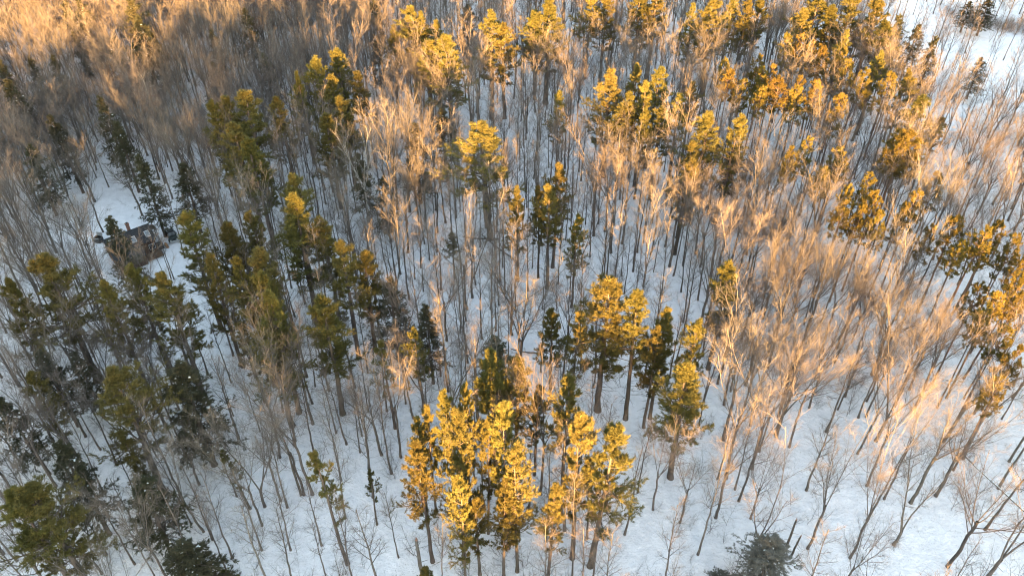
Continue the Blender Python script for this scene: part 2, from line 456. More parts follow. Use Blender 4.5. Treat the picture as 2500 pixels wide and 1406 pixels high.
def red_pine(seed):
    """24 m nominal, long clean bole, rounded crown of tight needle puffs, 6 m wide nominal."""
    rng = np.random.default_rng(seed)
    H = 24.0
    T, tp, tr = conifer_trunk(H, 0.24, rng)
    C, D = Geo(), Geo()
    zb = H * rng.uniform(0.58, 0.68)
    m = 46
    zs = np.sort(rng.uniform(zb, H - 0.4, m)); t = (zs - zb) / (H - zb)
    L = 3.0 * np.interp(t, [0, 0.25, 0.6, 1], [0.55, 1.0, 0.85, 0.25]) * rng.uniform(0.6, 1.15, m)
    az = np.arange(m) * 2.399 + rng.normal(size=m) * 0.4
    el = np.radians(np.interp(t, [0, 1], [-6, 55]) + rng.normal(size=m) * 10)
    d = np.stack([np.cos(az) * np.cos(el), np.sin(az) * np.cos(el), np.sin(el)], -1)
    P = grow(np.stack([np.interp(zs, tp[:, 2], tp[:, 0]), np.interp(zs, tp[:, 2], tp[:, 1]), zs], -1), d, L, 6, 0.11, 0.08, rng)
    R = (0.02 + 0.015 * L)[:, None] * np.linspace(1, 0.35, 6)[None]
    C.tubes(P, R, 4, 0)
    A = spawn(P, R, L, 6, 0.42, 1.0, 44, 10, 0.45, 0.14, 0.08, 4, 0.6, rng, 0.5)
    C.tubes(A[0], np.maximum(A[1], 0.012), 3, 0)
    p, q = along(A[0], np.full(len(A[0]), 1.0))
    blades(C, p, unit(q + 0.7 * UP), 44, 0.34, 0.065, 0.95, rng, 1)
    p, q = along(A[0], np.full(len(A[0]), 0.6))
    blades(C, p, unit(q + 0.7 * UP), 14, 0.32, 0.062, 0.8, rng, 1)
    p, q = along(P, np.full(len(P), 1.0))
    blades(C, p, unit(q + 0.7 * UP), 46, 0.36, 0.065, 0.9, rng, 1)
    k = 16
    zd = rng.uniform(H * 0.3, zb + 1, k); a = rng.random(k) * 6.28
    Q = grow(np.stack([np.interp(zd, tp[:, 2], tp[:, 0]), np.interp(zd, tp[:, 2], tp[:, 1]), zd], -1),
             np.stack([np.cos(a), np.sin(a), rng.normal(size=k) * 0.25], -1), rng.uniform(0.4, 1.6, k), 3, -0.01, 0.12, rng)
    D.tubes(Q, np.linspace(0.025, 0.01, 3)[None].repeat(k, 0), 3)
    return T, C, D

def hemlock(seed, narrow=False):
    """20 m nominal, 7 m wide nominal: dense drooping cone down to near the ground, bits of snow on the boughs."""
    rng = np.random.default_rng(seed)
    H = 20.0
    T, tp, tr = conifer_trunk(H, 0.30, rng)
    C, S = Geo(), Geo()
    zb = H * rng.uniform(0.14, 0.24)
    m = 105
    zs = zb + (H - 0.25 - zb) * np.sort(rng.random(m)) ** 0.92; t = (zs - zb) / (H - zb)
    L = 3.6 * np.interp(t, [0, 0.1, 0.25, 0.6, 1], [0.75, 0.95, 1.0, 0.62, 0.07]) * rng.choice([0.5, 0.8, 1.0, 1.25], m) * rng.uniform(0.85, 1.1, m)
    az = np.arange(m) * 2.399 + rng.normal(size=m) * 0.5
    el = np.radians(np.interp(t, [0, 0.6, 1], [0, 12, 40]) + rng.normal(size=m) * 8)
    d = np.stack([np.cos(az) * np.cos(el), np.sin(az) * np.cos(el), np.sin(el)], -1)
    P = grow(np.stack([np.interp(zs, tp[:, 2], tp[:, 0]), np.interp(zs, tp[:, 2], tp[:, 1]), zs], -1), d, L, 6, -0.075, 0.06, rng)
    R = (0.016 + 0.011 * L)[:, None] * np.linspace(1, 0.3, 6)[None]
    C.tubes(P, R, 3, 0)
    # side sprays, mostly level
    A = spawn(P, R, L, 8, 0.22, 1.0, 50, 8, 0.40, -0.06, 0.07, 3, 0.6, rng, 0.6)
    C.tubes(A[0], np.maximum(A[1], 0.01), 3, 0)
    for tt in (0.35, 0.7, 1.0):
        p, q = along(A[0], np.full(len(A[0]), tt))
        blades(C, p, unit(q - 0.12 * UP), 9, 0.34, 0.075, 0.55, rng, 1, 0.45)
    for tt in (0.4, 0.6, 0.8, 1.0):
        p, q = along(P, np.full(m, tt))
        blades(C, p, q, 10, 0.36, 0.075, 0.5, rng, 1, 0.4)
    blades(C, np.array([[tp[-1, 0], tp[-1, 1], H - 0.5]] * 4), np.repeat(UP[None], 4, 0), 8, 0.6, 0.12, 0.3, rng, 1)
    # snow caught on boughs: small flattened lumps
    k = 40
    sel = rng.integers(0, m, k)
    p, q = along(P[sel], rng.uniform(0.35, 0.95, k))
    octa = np.array([[1, 0, 0], [0, 1, 0], [-1, 0, 0], [0, -1, 0], [0, 0, 0.6], [0, 0, -0.4]])
    fa = np.array([[0, 1, 4], [1, 2, 4], [2, 3, 4], [3, 0, 4], [1, 0, 5], [2, 1, 5], [3, 2, 5], [0, 3, 5]])
    for j in range(k):
        S.add(p[j] + UP * 0.12 + octa * rng.uniform(0.05, 0.2) * np.array([rng.uniform(0.6, 1.5), rng.uniform(0.6, 1.5), 0.5]), fa)
    return T, C, S

def build_library():
    lib = {}
    for kind, seeds in (('s', range(5)), ('v', range(5)), ('f', range(3)), ('o', range(5)), ('L', range(1)), ('B', range(2))):
        for i in seeds:
            key = kind + str(i)
            if kind == 'B':
                T, C = birch_tree(900 + i); tm, cm = [M["birch"]], [M["birch"], M["twig"]]
            else:
                T, C = bare_tree(kind, 100 * (ord(kind) % 17) + i); tm, cm = [M["bark"]], [M["bark"], M["twig"]]
            J = Geo().merge(C).merge(T)
            lib[key] = (24.0, 7.0, [("trunk", T.mesh("trunk_" + key, tm)), ("crown", C.mesh("crown_" + key, cm))], J.mesh("whole_" + key, cm) if kind in 'svfo' else None)
    for form, n in (('w', 7), ('c', 3), ('b', 3), ('t', 2)):
        for i in range(n):
            T, C, D = white_pine(form, 50 * ord(form) + i)
            J = Geo().merge(C).merge(T).merge(D)
            mm = [M["pine_bark"], M["pine"]]
            lib['p' + form + str(i)] = (27.0, 5.6 if form == 'c' else 4.9, [("trunk", T.mesh("pine_trunk", mm[:1])), ("crown", C.mesh("pine_crown", mm)), ("dead_branches", D.mesh("pine_dead_branches", mm[:1]))], None)
    for i in range(4):
        T, C, D = red_pine(7000 + i); mm = [M["red_bark"], M["red"]]
        lib['r' + str(i)] = (24.0, 6.0, [("trunk", T.mesh("red_pine_trunk", mm[:1])), ("crown", C.mesh("red_pine_crown", mm)), ("dead_branches", D.mesh("red_pine_dead_branches", mm[:1]))], None)
    for i in range(5):
        T, C, S = hemlock(8000 + i); mm = [M["pine_bark"], M["hemlock"]]
        lib['k' + str(i)] = (20.0, 5.6, [("trunk", T.mesh("hemlock_trunk", mm[:1])), ("crown", C.mesh("hemlock_crown", mm)), ("snow", S.mesh("hemlock_snow", [M["snow_cap"]]))], Geo().merge(C).merge(T).mesh("hemlock_whole", mm))
    T, C, S = hemlock(8200); mm = [M["bark"], M["grey"]]
    lib['g0'] = (20.0, 6.0, [("trunk", T.mesh("grey_hemlock_trunk", mm[:1])), ("crown", C.mesh("grey_hemlock_crown", mm)), ("snow", S.mesh("grey_hemlock_snow", [M["snow_cap"]]))], None)
    T, C, S = hemlock(8100); mm = [M["pine_bark"], M["tan"]]
    lib['n0'] = (20.0, 7.0, [("trunk", T.mesh("cedar_trunk", mm[:1])), ("crown", C.mesh("cedar_crown", mm))], None)
    return lib
LIB = build_library()
VARIANTS = {}
for key in LIB: VARIANTS.setdefault(key[:-1], []).append(key)

def plant(name, key, x, y, h, w, rng):
    """A tree: an Empty at its foot that parents copies (shared meshes) of its parts."""
    H0, W0, parts, _ = LIB[key]
    sz = h / H0
    sxy = sz if w is None else np.clip(w / W0, 0.55 * sz, 1.9 * sz)
    e = empty(name, (x, y, float(ground_z(x, y))), rng.random() * 6.28, (sxy, sxy, sz), rng.normal(size=2) * 0.018)
    for pn, me in parts:
        o = link(pn, me, e)
        if pn in ("dead_branches", "snow"): o["kind"] = "stuff"
    return e

def scatter(name, keys_or_meshes, pts, label, cat=None, tilt=0.025, lean=0.0):
    """One object of kind stuff: geometry-node instances of the given meshes on points (x, y, z, rot, scale xy, scale z, variant)."""
    pts = np.asarray(pts, float)
    me = bpy.data.meshes.new(name); me.vertices.add(len(pts))
    me.vertices.foreach_set("co", pts[:, :3].astype(np.float32).ravel())
    rot = np.zeros((len(pts), 3)); rot[:, 2] = pts[:, 3]; rot[:, :2] = RNG.normal(size=(len(pts), 2)) * tilt + np.array([lean, 0.0])
    a = me.attributes.new("rot", 'FLOAT_VECTOR', 'POINT'); a.data.foreach_set("vector", rot.astype(np.float32).ravel())
    a = me.attributes.new("scl", 'FLOAT_VECTOR', 'POINT'); a.data.foreach_set("vector", pts[:, [4, 4, 5]].astype(np.float32).ravel())
    a = me.attributes.new("idx", 'INT', 'POINT'); a.data.foreach_set("value", pts[:, 6].astype(np.int32))
    o = link(name, me)
    coll = bpy.data.collections.new(name + "_library")
    for i, m in enumerate(keys_or_meshes):
        coll.objects.link(bpy.data.objects.new("%s_model_%02d" % (name, i), m))
    ng = bpy.data.node_groups.new(name, 'GeometryNodeTree')
    ng.interface.new_socket("Geometry", in_out='INPUT', socket_type='NodeSocketGeometry')
    ng.interface.new_socket("Geometry", in_out='OUTPUT', socket_type='NodeSocketGeometry')
    N, Lk = ng.nodes.new, ng.links.new
    gi, go, ip, ci = N('NodeGroupInput'), N('NodeGroupOutput'), N('GeometryNodeInstanceOnPoints'), N('GeometryNodeCollectionInfo')
    ci.inputs["Collection"].default_value = coll
    ci.inputs["Separate Children"].default_value = True
    ci.inputs["Reset Children"].default_value = True
    ip.inputs["Pick Instance"].default_value = True
    def attr(nm, tp):
        n = N('GeometryNodeInputNamedAttribute'); n.data_type = tp; n.inputs["Name"].default_value = nm
        return n.outputs["Attribute"]
    Lk(gi.outputs[0], ip.inputs["Points"]); Lk(ci.outputs[0], ip.inputs["Instance"])
    Lk(attr("idx", 'INT'), ip.inputs["Instance Index"]); Lk(attr("rot", 'FLOAT_VECTOR'), ip.inputs["Rotation"]); Lk(attr("scl", 'FLOAT_VECTOR'), ip.inputs["Scale"])
    Lk(ip.outputs[0], go.inputs[0])
    md = o.modifiers.new("instances", 'NODES'); md.node_group = ng
    return tag(o, label, cat, kind="stuff")

# ------------------------------------------------------------------ conifers: (clump, kind, x, y, height, crown width)
CONIFERS = [
    ('front','w',-11.1,66.8,24,2.6), ('front','w',-12.1,65.5,23,2.6), ('front','w',-11,59.2,26,4), ('front','w',-7.9,65.3,27,3.8), ('front','w',-6.1,66.4,27,3.2),
    ('front','c',-6.6,59.2,30,4.5), ('front','w',-3.4,63.7,25,2.5), ('front','c',-0.5,61.4,30,4.4), ('front','c',0.7,57.8,27,4.2), ('front','w',-1.1,56.8,22,3.3),
    ('front','w',-4.4,57.3,17,3.2), ('front','w',7.1,67.2,28,4.8), ('front','w',8.4,59.8,30,4.7), ('front','b',10.8,58.6,29,5.9), ('front','w',4.8,56.6,22,3.5),
    ('front','c',-6.2,55.4,24,3.4), ('front','w',-10.1,49.6,14,2.8), ('behind','w',-2.5,73.8,26,6.2), ('behind','w',0.7,73.8,25,5.7), ('behind','w',3.4,74.1,20,3.1),
    ('centre','w',14.3,87.1,28,7.6), ('centre','w',18.7,85.3,27,5.5), ('centre','w',6.4,89.1,20,4.4), ('centre','w',9.2,84.9,24,4.1), ('centre','w',22.8,85.5,24,4.5),
    ('centre','w',21.5,83.5,22,3.6), ('trio','w',34.6,96.8,24,5.1), ('trio','w',27.6,85.1,22,3.9), ('trio','w',24.3,73.5,24,6.6), ('upmid','w',8.3,125.6,24,4.9),
    ('upmid','w',1.1,121.3,22,4.1), ('upmid','w',5.3,122.3,22,3.4), ('upmid','w',6.9,118.8,24,5.1), ('upmid','w',11.4,113.2,22,3.6), ('upmid','b',-4.7,135.5,28,10.2),
    ('upmid','w',-11.5,121.7,11,3.1), ('cabinr','w',-54.3,107.2,26,5.8), ('cabinr','w',-47.4,97,25,4.8), ('cabinr','w',-48,107.8,24,5.8), ('cabinr','w',-44.2,110.9,23,5.6),
    ('slope','w',-39.4,95.4,27,6.9), ('slope','w',-41.6,95.9,25,4.1), ('slope','w',-37.7,90.3,26,5.2), ('slope','w',-35.2,86.1,26,6.2), ('slope','w',-35.6,83.3,22,6.5),
    ('slope','w',-41.4,88.6,18,3.8), ('midleft','w',-36.7,108.7,28,7.4), ('midleft','w',-39.8,119.7,26,6.2), ('midleft','w',-32.6,109.8,24,5.6), ('midleft','w',-27.2,98.9,26,5.5),
    ('midleft','w',-24.6,101,22,5), ('midleft','w',-27.9,85.9,26,6.5), ('lowleft','b',-71.9,94,27,8.7), ('lowleft','w',-75.8,89.8,25,5.5), ('lowleft','w',-61.5,90.9,25,5.2),
    ('lowleft','w',-58.8,94.1,24,5.4), ('lowleft','w',-52.3,90.3,26,6.7), ('lowleft','w',-67.1,76.1,20,4.3), ('lowleft','b',-52.3,70.6,25,7.4), ('corner','w',-57.2,53.8,24,5.6),
    ('corner','b',-54.4,53.1,25,6.9), ('thin','t',-38.5,67.7,14,2.8), ('thin','t',-22.7,58.8,25,4.1), ('thin','t',-36.9,53.7,7,2.6), ('thin','t',-13.8,82.9,22,3.8),
    ('thin','t',-18.9,82.8,20,3.6), ('thin','t',-19.5,65,12,2.2), ('darkcab','k',-71.2,114.1,20,5.8), ('darkcab','k',-67.1,137.2,17,6.6), ('darkcab','k',-74.4,135.9,20,5.7),
    ('darkleft','k',-70.8,83.8,17,5.5), ('darkleft','k',-67.4,85.6,15,5), ('darkleft','k',-46.1,75.7,22,8.4), ('darkleft','k',-71.1,74.1,18,5.1), ('darkcorner','k',-57.5,63.5,20,6),
    ('darkcorner','n',-51.8,67.3,18,3.2), ('darkcorner','k',-47.5,60.4,17,6.7), ('darkcorner','k',-39.7,52.3,15,7.4), ('darkmid','k',-20.1,98.8,18,6.7), ('darkmid','k',-13.5,92.7,18,4.8),
    ('darkmid','k',-2.6,89.4,14,5.8), ('darkright','g',32.9,54.7,13,8.6), ('darkright','g',27.2,54.7,6,3.2), ('upleft','w',-54.6,147.6,28,8.8), ('upleft','w',-58.8,148.9,26,6.8),
    ('upleft','w',-60.5,146.1,26,5.8), ('upleft','w',-50.3,133.4,25,7.5), ('upleft','w',-49,151.4,25,5.2), ('upleft','w',-54.1,138.2,26,7.2), ('upleftb','w',-48.5,166.4,24,4.2),
    ('upleftb','w',-44.2,169.7,26,6.5), ('upleftb','w',-40.3,174.3,26,7.1), ('upleftb','w',-40.9,161,25,7.2), ('upleftb','w',-36.4,155,24,6.1), ('upleftb','w',-38.5,147.4,24,6.8),
    ('upleftb','w',-34.8,165.3,25,5.5), ('topcorner','k',-96.3,197.4,26,8.2), ('topcorner','k',-93.5,191.9,24,7.6), ('topcorner','k',-93.9,187.5,20,5.3), ('topcorner','k',-92.1,194.9,18,3.3),
    ('topcorner','k',-114.4,185.9,18,4.9), ('topcorner','k',-120.3,186.4,17,5.1), ('topcorner','k',-114.1,198.9,16,2.8), ('topcorner','k',-115.8,167.6,22,7), ('topcorner','k',-124.1,181.4,20,5),
    ('hemleft','k',-90.1,158.2,22,5.4), ('hemleft','k',-99.5,153.4,20,5.7), ('hemleft','k',-101.7,144.5,18,6.4), ('hemleft','k',-86.5,153.5,18,5.3), ('hemleft','k',-102,193.2,18,6.2),
    ('hemtop','k',-113.9,205.6,20,7.5), ('hemtop','k',-118.5,206.5,20,5.4), ('hemtop','k',-71.9,207,20,6.5), ('hemtop','k',-77.1,195.2,20,4.7), ('hemtop','k',-73.9,182.1,19,5),
    ('hemtop','k',-63.1,189.3,18,5.2), ('hemcen','k',-38.4,219.9,22,5.7), ('hemcen','k',-36,201.6,17,4.4), ('hemcen','k',-15.5,159.3,19,6.4), ('hemcen','k',-20.9,149.7,20,7.4),
    ('hemcen','k',-31.3,141.1,18,5.5), ('hemcen','k',-25.9,134.7,16,4.5), ('hemcen','k',-13.1,226.4,18,7.1), ('hemcen','k',5.9,225.9,17,6.5), ('topcen','w',-26.2,199.5,27,8.4),
    ('topcen','w',-22.8,200.6,25,5.8), ('topcen','w',-18.9,192.2,26,6.6), ('topcen','w',-31.9,199.5,22,4.5), ('topcen','w',-20.7,182.2,25,7.9), ('topcen','w',-14.9,178.6,28,10.1),
    ('toptwo','w',-5.5,190.2,29,8), ('toptwo','w',-2,190.1,26,7.1), ('toptwo','w',9.4,199.7,29,9.9), ('toptwo','w',6.4,202.1,25,6.4), ('topedge','w',25.3,211.5,26,6.6),
    ('topedge','w',35.6,214.7,26,8.9), ('topedge','w',39.3,213.1,26,7.7), ('topedge','w',21.3,216.1,25,6.7), ('rcen','w',21.8,160.3,27,7.6), ('rcen','w',28.7,167.5,25,5.1),
    ('rcen','w',32.2,164.1,26,6.8), ('rcen','w',28.6,155.7,26,5.2), ('rcen','w',25.8,157.1,23,4.9), ('rcen','w',24.2,154.2,22,5.7), ('rcen','w',28,150.3,23,3.4),
    ('rcen','w',31.4,150.3,23,5.2), ('rcen','w',36.4,155,24,5.3), ('rlow','w',38.8,142,26,7.4), ('rlow','w',44.4,141.1,26,6.1), ('rlow','w',35.3,135.4,23,4.8),
    ('rlow','w',33.9,129.9,23,5.5), ('rlow','k',47.5,148.1,15,6.2), ('rlow','w',10.5,161.2,22,3.6), ('rlow','w',42.3,169.8,20,4.6), ('tright','w',53,203.5,28,8.5),
    ('tright','w',48.6,206,25,5.9), ('tright','w',62.5,208.4,26,5.4), ('tright','w',67.7,212.2,25,6.1), ('tright','w',59.5,211.3,25,5.5), ('olive','w',75.1,199.3,26,7.4),
    ('olive','w',81.7,188.1,25,5.5), ('olive','b',82,209.9,26,9.8), ('olive','b',91.7,210.2,27,12), ('olive','b',98.1,209.7,25,9.9), ('olive','w',95.9,196.2,24,7.8),
    ('olive','w',85.8,206.4,24,8.7), ('olive','w',87.6,178.7,24,4.9), ('reda','r',50.5,174.8,23,4.3), ('reda','r',50.1,168.7,23,5.1), ('reda','r',57.8,174.4,24,5.3),
    ('reda','r',56.9,168.7,24,4.2), ('reda','r',60.1,169.1,24,4.7), ('reda','r',52.6,166.5,22,4.7), ('reda','r',55.6,159.5,23,4.5), ('reda','r',58.7,160.6,25,6.7),
    ('redb','r',65.1,165.4,23,3.9), ('redb','r',63.2,158.2,24,5.3), ('redb','r',67.9,162.6,24,5), ('redb','r',70.6,155.4,24,5.3), ('redc','r',69.3,188,24,4.6),
    ('redc','r',71.7,187.8,24,4.5), ('redc','r',72.8,182.9,24,4.2), ('redc','r',74.3,179.7,24,5.4), ('redc','r',79.7,180.4,23,4.4), ('redc','r',77.8,172.5,24,5.2),
    ('redc','r',80.8,167.5,24,4.6), ('redc','r',87.3,169.4,23,5.6), ('redc','w',91.4,168.7,24,4.7), ('wet','w',89.9,158.8,22,8.1), ('wet','w',97.6,160.3,16,3.9),
    ('wet','k',107.5,191.8,22,5.2), ('wet','k',127.8,202.7,12,5), ('wet','k',104.2,207.4,22,6), ('wet','k',111.5,210.6,18,6.2), ('wet','k',147.4,250.9,10,5.3),
    ('wet','k',151.4,247.8,12,7.8), ('redd','r',57.7,137.6,23,4.2), ('redd','r',55.1,135.3,22,4.4), ('redd','r',63.7,133.8,23,5.2), ('redd','r',67.2,126.3,22,4.2),
    ('redd','r',59.1,128,21,4.7), ('redd','r',61.8,120.6,22,3.7), ('rede','r',76.9,136.4,25,9.2), ('rede','r',79.6,136.3,23,5.6), ('rede','r',75.3,135.4,23,4.8),
    ('rede','r',81.3,127.3,21,5), ('redf','r',64.9,117.7,23,4.4), ('redf','r',58.7,115.9,22,4.4), ('redf','r',64.2,112.3,22,4.3), ('redf','r',72.6,118,23,4),
    ('redf','r',69.3,115.9,22,3.6), ('redf','r',61.5,114.6,22,4.3), ('redf','r',72.2,109.2,21,3.5), ('redg','r',77.1,111.4,22,5.3), ('redg','r',83.5,110.8,22,4.2),
    ('redg','r',79.6,107.8,22,6.2), ('redg','r',83,104.2,23,4), ('redg','r',74.3,103.7,22,4.1), ('redg','r',82.2,100.3,22,3.6), ('redh','r',72.1,92.5,22,4.4),
    ('redh','r',73.1,89.3,23,4.3), ('redh','r',78.2,94,24,4.4), ('redh','r',76,89.2,23,3.4), ('redh','r',70.6,87.2,22,3.7), ('redh','r',72,83.6,22,4.2),
    ('redh','r',67.8,74.5,20,3.7), ('redh','r',71.6,78.9,22,3.4),
]
# clump -> (how the clump is found in the picture, how its trees look)
CLUMPS = {
    'front': ("golden bottom-centre clump", "golden sunlit"),
    'behind': ("shaded clump behind bottom clump", "shaded dark green"),
    'centre': ("half-lit group right of centre", "green and gold"),
    'trio': ("loose column right of centre", "sun-topped"),
    'upmid': ("scattered row above picture centre", "yellow-lit"),
    'cabinr': ("row just right of cabin", "olive"),
    'slope': ("dense stand below-right of cabin", "olive"),
    'midleft': ("tall stand left of centre", "gold-tipped"),
    'lowleft': ("open stand below cabin", "olive shaded"),
    'corner': ("bottom left corner pair", "bushy olive"),
    'thin': ("scattered thin pines lower left", "thin-crowned"),
    'darkcab': ("dark trees beside cabin", "dark drooping"),
    'darkleft': ("dark group left edge", "dark shaded"),
    'darkcorner': ("dark thicket lower left", "dark snow-flecked"),
    'darkmid': ("dark trees among central hardwoods", "dark brown-green"),
    'darkright': ("dark pair along bottom right", "low grey-green"),
    'upleft': ("big olive stand upper left", "broad olive-gold"),
    'upleftb': ("stand beside big olive stand", "gold-topped"),
    'topcorner': ("sunlit top left corner group", "orange-gold"),
    'hemleft': ("shaded hemlocks left edge", "olive-brown"),
    'hemtop': ("dark spires top left", "dark narrow"),
    'hemcen': ("dark trees upper centre hardwoods", "dark olive"),
    'topcen': ("golden group top centre", "golden sunlit"),
    'toptwo': ("golden pairs top centre", "tall golden"),
    'topedge': ("golden row cut by top edge", "golden"),
    'rcen': ("golden stand upper right centre", "golden plumed"),
    'rlow': ("golden stand's lower fringe", "yellow-green"),
    'tright': ("golden tops along top edge", "golden-topped"),
    'olive': ("big olive mass top right", "broad olive"),
    'reda': ("lit plantation's left part", "orange-gold tufted"),
    'redb': ("lit plantation's middle", "orange-gold tufted"),
    'redc': ("plantation below olive mass", "olive and gold"),
    'wet': ("scattered conifers by open wetland", "grey-green"),
    'redd': ("plantation's lower row", "amber tufted"),
    'rede': ("wide amber crowns right", "wide amber"),
    'redf': ("amber band right of hardwoods", "amber tufted"),
    'redg': ("dark amber stand right edge", "dark amber"),
    'redh': ("lower right edge stand", "gold-tufted"),
}
SPECIES = {'w': 'white pine', 'c': 'white pine', 'b': 'white pine', 't': 'white pine', 'r': 'red pine', 'k': 'hemlock', 'g': 'hemlock', 'n': 'brown-green cedar'}
ORD = ["leftmost", "second", "third", "fourth", "fifth", "sixth", "seventh", "eighth", "ninth", "tenth", "eleventh", "twelfth", "thirteenth", "fourteenth", "fifteenth", "sixteenth", "seventeenth", "eighteenth"]
CONREF = []                    # (pixel x, pixel y of the crown, short reference) for wording the bare trees' labels
def plant_conifers():
    rng = np.random.default_rng(5)
    by = {}
    for c in CONIFERS: by.setdefault(c[0], []).append(c)
    for cl, rows in by.items():
        place, look = CLUMPS[cl]
        rows = sorted(rows, key=lambda c: project(c[2], c[3], c[4])[0])
        for i, (_, k, x, y, h, w) in enumerate(rows):
            vs = VARIANTS[('p' + k) if k in 'wcbt' else k]
            key = vs[int(rng.integers(len(vs)))]
            name = {'r': 'red_pine', 'k': 'hemlock', 'g': 'hemlock', 'n': 'cedar'}.get(k, 'white_pine')
            o = plant(name, key, x, y, h, w, rng)
            sp = SPECIES[k]
            where = ORD[i] + (" from left" if i else "")
            if len(rows) == 1: where = "alone"
            tag(o, "%s %s, %s in the %s" % (look, sp, where, place), "tree", place)
            a = project(x, y, h * 0.75)
            CONREF.append((a[0], a[1], "%s %s of %s" % (ORD[i], {'red pine': 'pine', 'white pine': 'pine'}.get(sp, sp.split()[-1]), place)))
plant_conifers()

# ------------------------------------------------------------------ bare hardwoods
BARE = [   # (form, x, y, height)
    ('v',41.7,61.3,24), ('f',33.3,60,22), ('v',47.1,59.8,25), ('o',60.1,58.4,24), ('v',33.8,69.3,20), ('s',33.7,71.4,19), ('v',32.8,73.5,23),
    ('s',31.4,73.4,21), ('v',37.2,75.3,23), ('v',37.3,84.7,22), ('v',38.9,83.9,22), ('f',42.5,81.4,22), ('v',44,85.7,22), ('v',44,79.3,22),
    ('v',49.6,87.6,23), ('s',50.7,82.2,22), ('v',58.2,85.4,24), ('s',57,85.2,20), ('f',58,80.3,24), ('s',44.4,71.2,20), ('v',35.6,88.4,22),
    ('s',51.6,65.8,22), ('v',53.5,71.7,24), ('s',67.8,64.1,25), ('s',73.2,71.2,25), ('v',70.4,76.9,25), ('v',68.6,80.1,22), ('v',58.9,68.6,21),
    ('f',53.9,61.8,20), ('L',0,105.3,25), ('o',0.9,98.3,20), ('f',1.6,98.6,21), ('s',-7.2,119.8,24), ('v',-16.2,138,23), ('s',-4.6,143.8,24),
    ('v',17.6,136.5,25), ('s',9.2,120.3,22), ('s',5.9,112.6,20), ('s',-4.1,112.3,21), ('v',-7.8,97.9,20), ('s',-12.4,94.4,21), ('f',26.1,119,24),
    ('v',32.2,125.6,23), ('s',19,122.4,23), ('v',20.7,130.2,24), ('s',-23,120.3,23), ('s',-24.8,121.6,22), ('s',-19.9,115.3,24), ('s',-28.8,113.5,20),
    ('s',-2.5,113.5,20), ('s',11.3,114.8,18), ('s',3.2,118.1,19), ('v',-36.2,76.9,22), ('v',-34.4,69,21), ('s',-33.1,67.9,20), ('v',-31.1,70.1,24),
    ('v',-29.8,70.1,23), ('v',-36.1,64.8,22), ('f',-36.4,68,22), ('v',-44.2,63.8,20), ('s',-42.5,62.5,19), ('s',-38.8,59.6,20), ('s',-38.7,57.1,21),
    ('v',-34.5,80.1,23), ('s',-30.6,76.9,22), ('s',-46.4,65.1,20), ('s',-56.7,60.3,18), ('f',-56.2,57.4,20), ('s',-96.4,139.4,23), ('s',-93.8,139.6,22),
    ('v',-88.4,137.6,23), ('s',-69.9,122.4,12), ('s',-68.5,121.9,13), ('s',-67.8,121.6,15), ('s',-82.8,101.6,23), ('s',-78.7,101.5,24), ('v',-54.4,93,23),
    ('v',-59.3,96,24), ('s',-52.9,94.9,21), ('o',-59.6,90.7,20), ('o',3.9,182.1,24), ('o',15.2,187.9,23), ('o',10.9,182,22), ('o',32,193.4,24),
    ('v',26.5,188.7,23), ('o',-39.6,197,24), ('o',-19.3,168,24), ('o',-56.4,200.7,23), ('o',-49.7,194,24), ('o',12.9,156.2,22), ('o',20.1,138,25),
    ('v',23.3,133.3,24), ('o',13.6,176,18), ('o',-1.9,166.5,20), ('v',42.4,125.6,22), ('v',48,124.9,22), ('v',49.1,116.1,23), ('v',50.6,110,23),
    ('o',49.7,103.2,24), ('v',54,104.9,24), ('v',55.5,100.4,23), ('o',57.1,98,24), ('v',42.2,99.3,23), ('o',42.6,81.8,24), ('o',62.6,94.8,25),
    ('o',63.7,87.5,23), ('o',93.3,140.6,22), ('o',75.6,149.7,20), ('o',96.1,137.1,21), ('o',63.1,69.8,23), ('v',54.2,77.7,20), ('v',20.8,67.7,21),
    ('v',24.3,65.5,20), ('o',34.8,66.2,16), ('v',39.1,78.5,20), ('o',-56.3,83.2,22), ('o',-58.7,81,20), ('o',-81.7,157.2,22), ('o',-95.2,149.6,21),
    ('o',-89.5,198.9,22), ('o',-117.8,196.8,21), ('o',-123.8,193.4,21), ('o',-117.6,179.6,20), ('o',-105.6,176.9,20), ('o',-47.3,72,17), ('B',-31.1,139.6,23),
    ('B',-86.6,173,22), ('B',-22.4,135.7,19), ('B',-28.8,139.1,21), ('v',50.5,98.7,22), ('v',59.5,96.6,22), ('v',62.6,93.7,21), ('v',66.7,86.8,22),
    ('o',44.9,120.8,21), ('v',55.3,69.3,20),
]
CLEARINGS = [(28, 75, 4, 5, 0.05), (-94, 145, 10, 7, 0.15), (-82, 138, 12, 10, 0.03), (-90, 152, 9, 7, 0.12), (-65, 119, 5, 10, 0.08), (-60, 102, 4, 10, 0.18), (-37, 64, 19, 8, 0.7), (-43, 72, 6, 7, 0.7), (-21, 64, 11, 8, 0.5), (11, 82, 13, 8, 0.3), (19, 62, 5, 6, 0.3), (45, 76, 8, 9, 0.3), (36, 67, 7, 6, 0.2), (55, 62, 13, 5, 0.35), (149, 241, 20, 31, 0.25), (139, 265, 8, 24, 0.05), (0, 117, 16, 11, 0.7), (-94, 163, 8, 8, 0.4), (-60, 161, 8, 8, 0.5), (139, 205, 10, 24, 0.4)]     # (x, y, rx, ry, density left)
CABIN = (-78.2, 129.0)

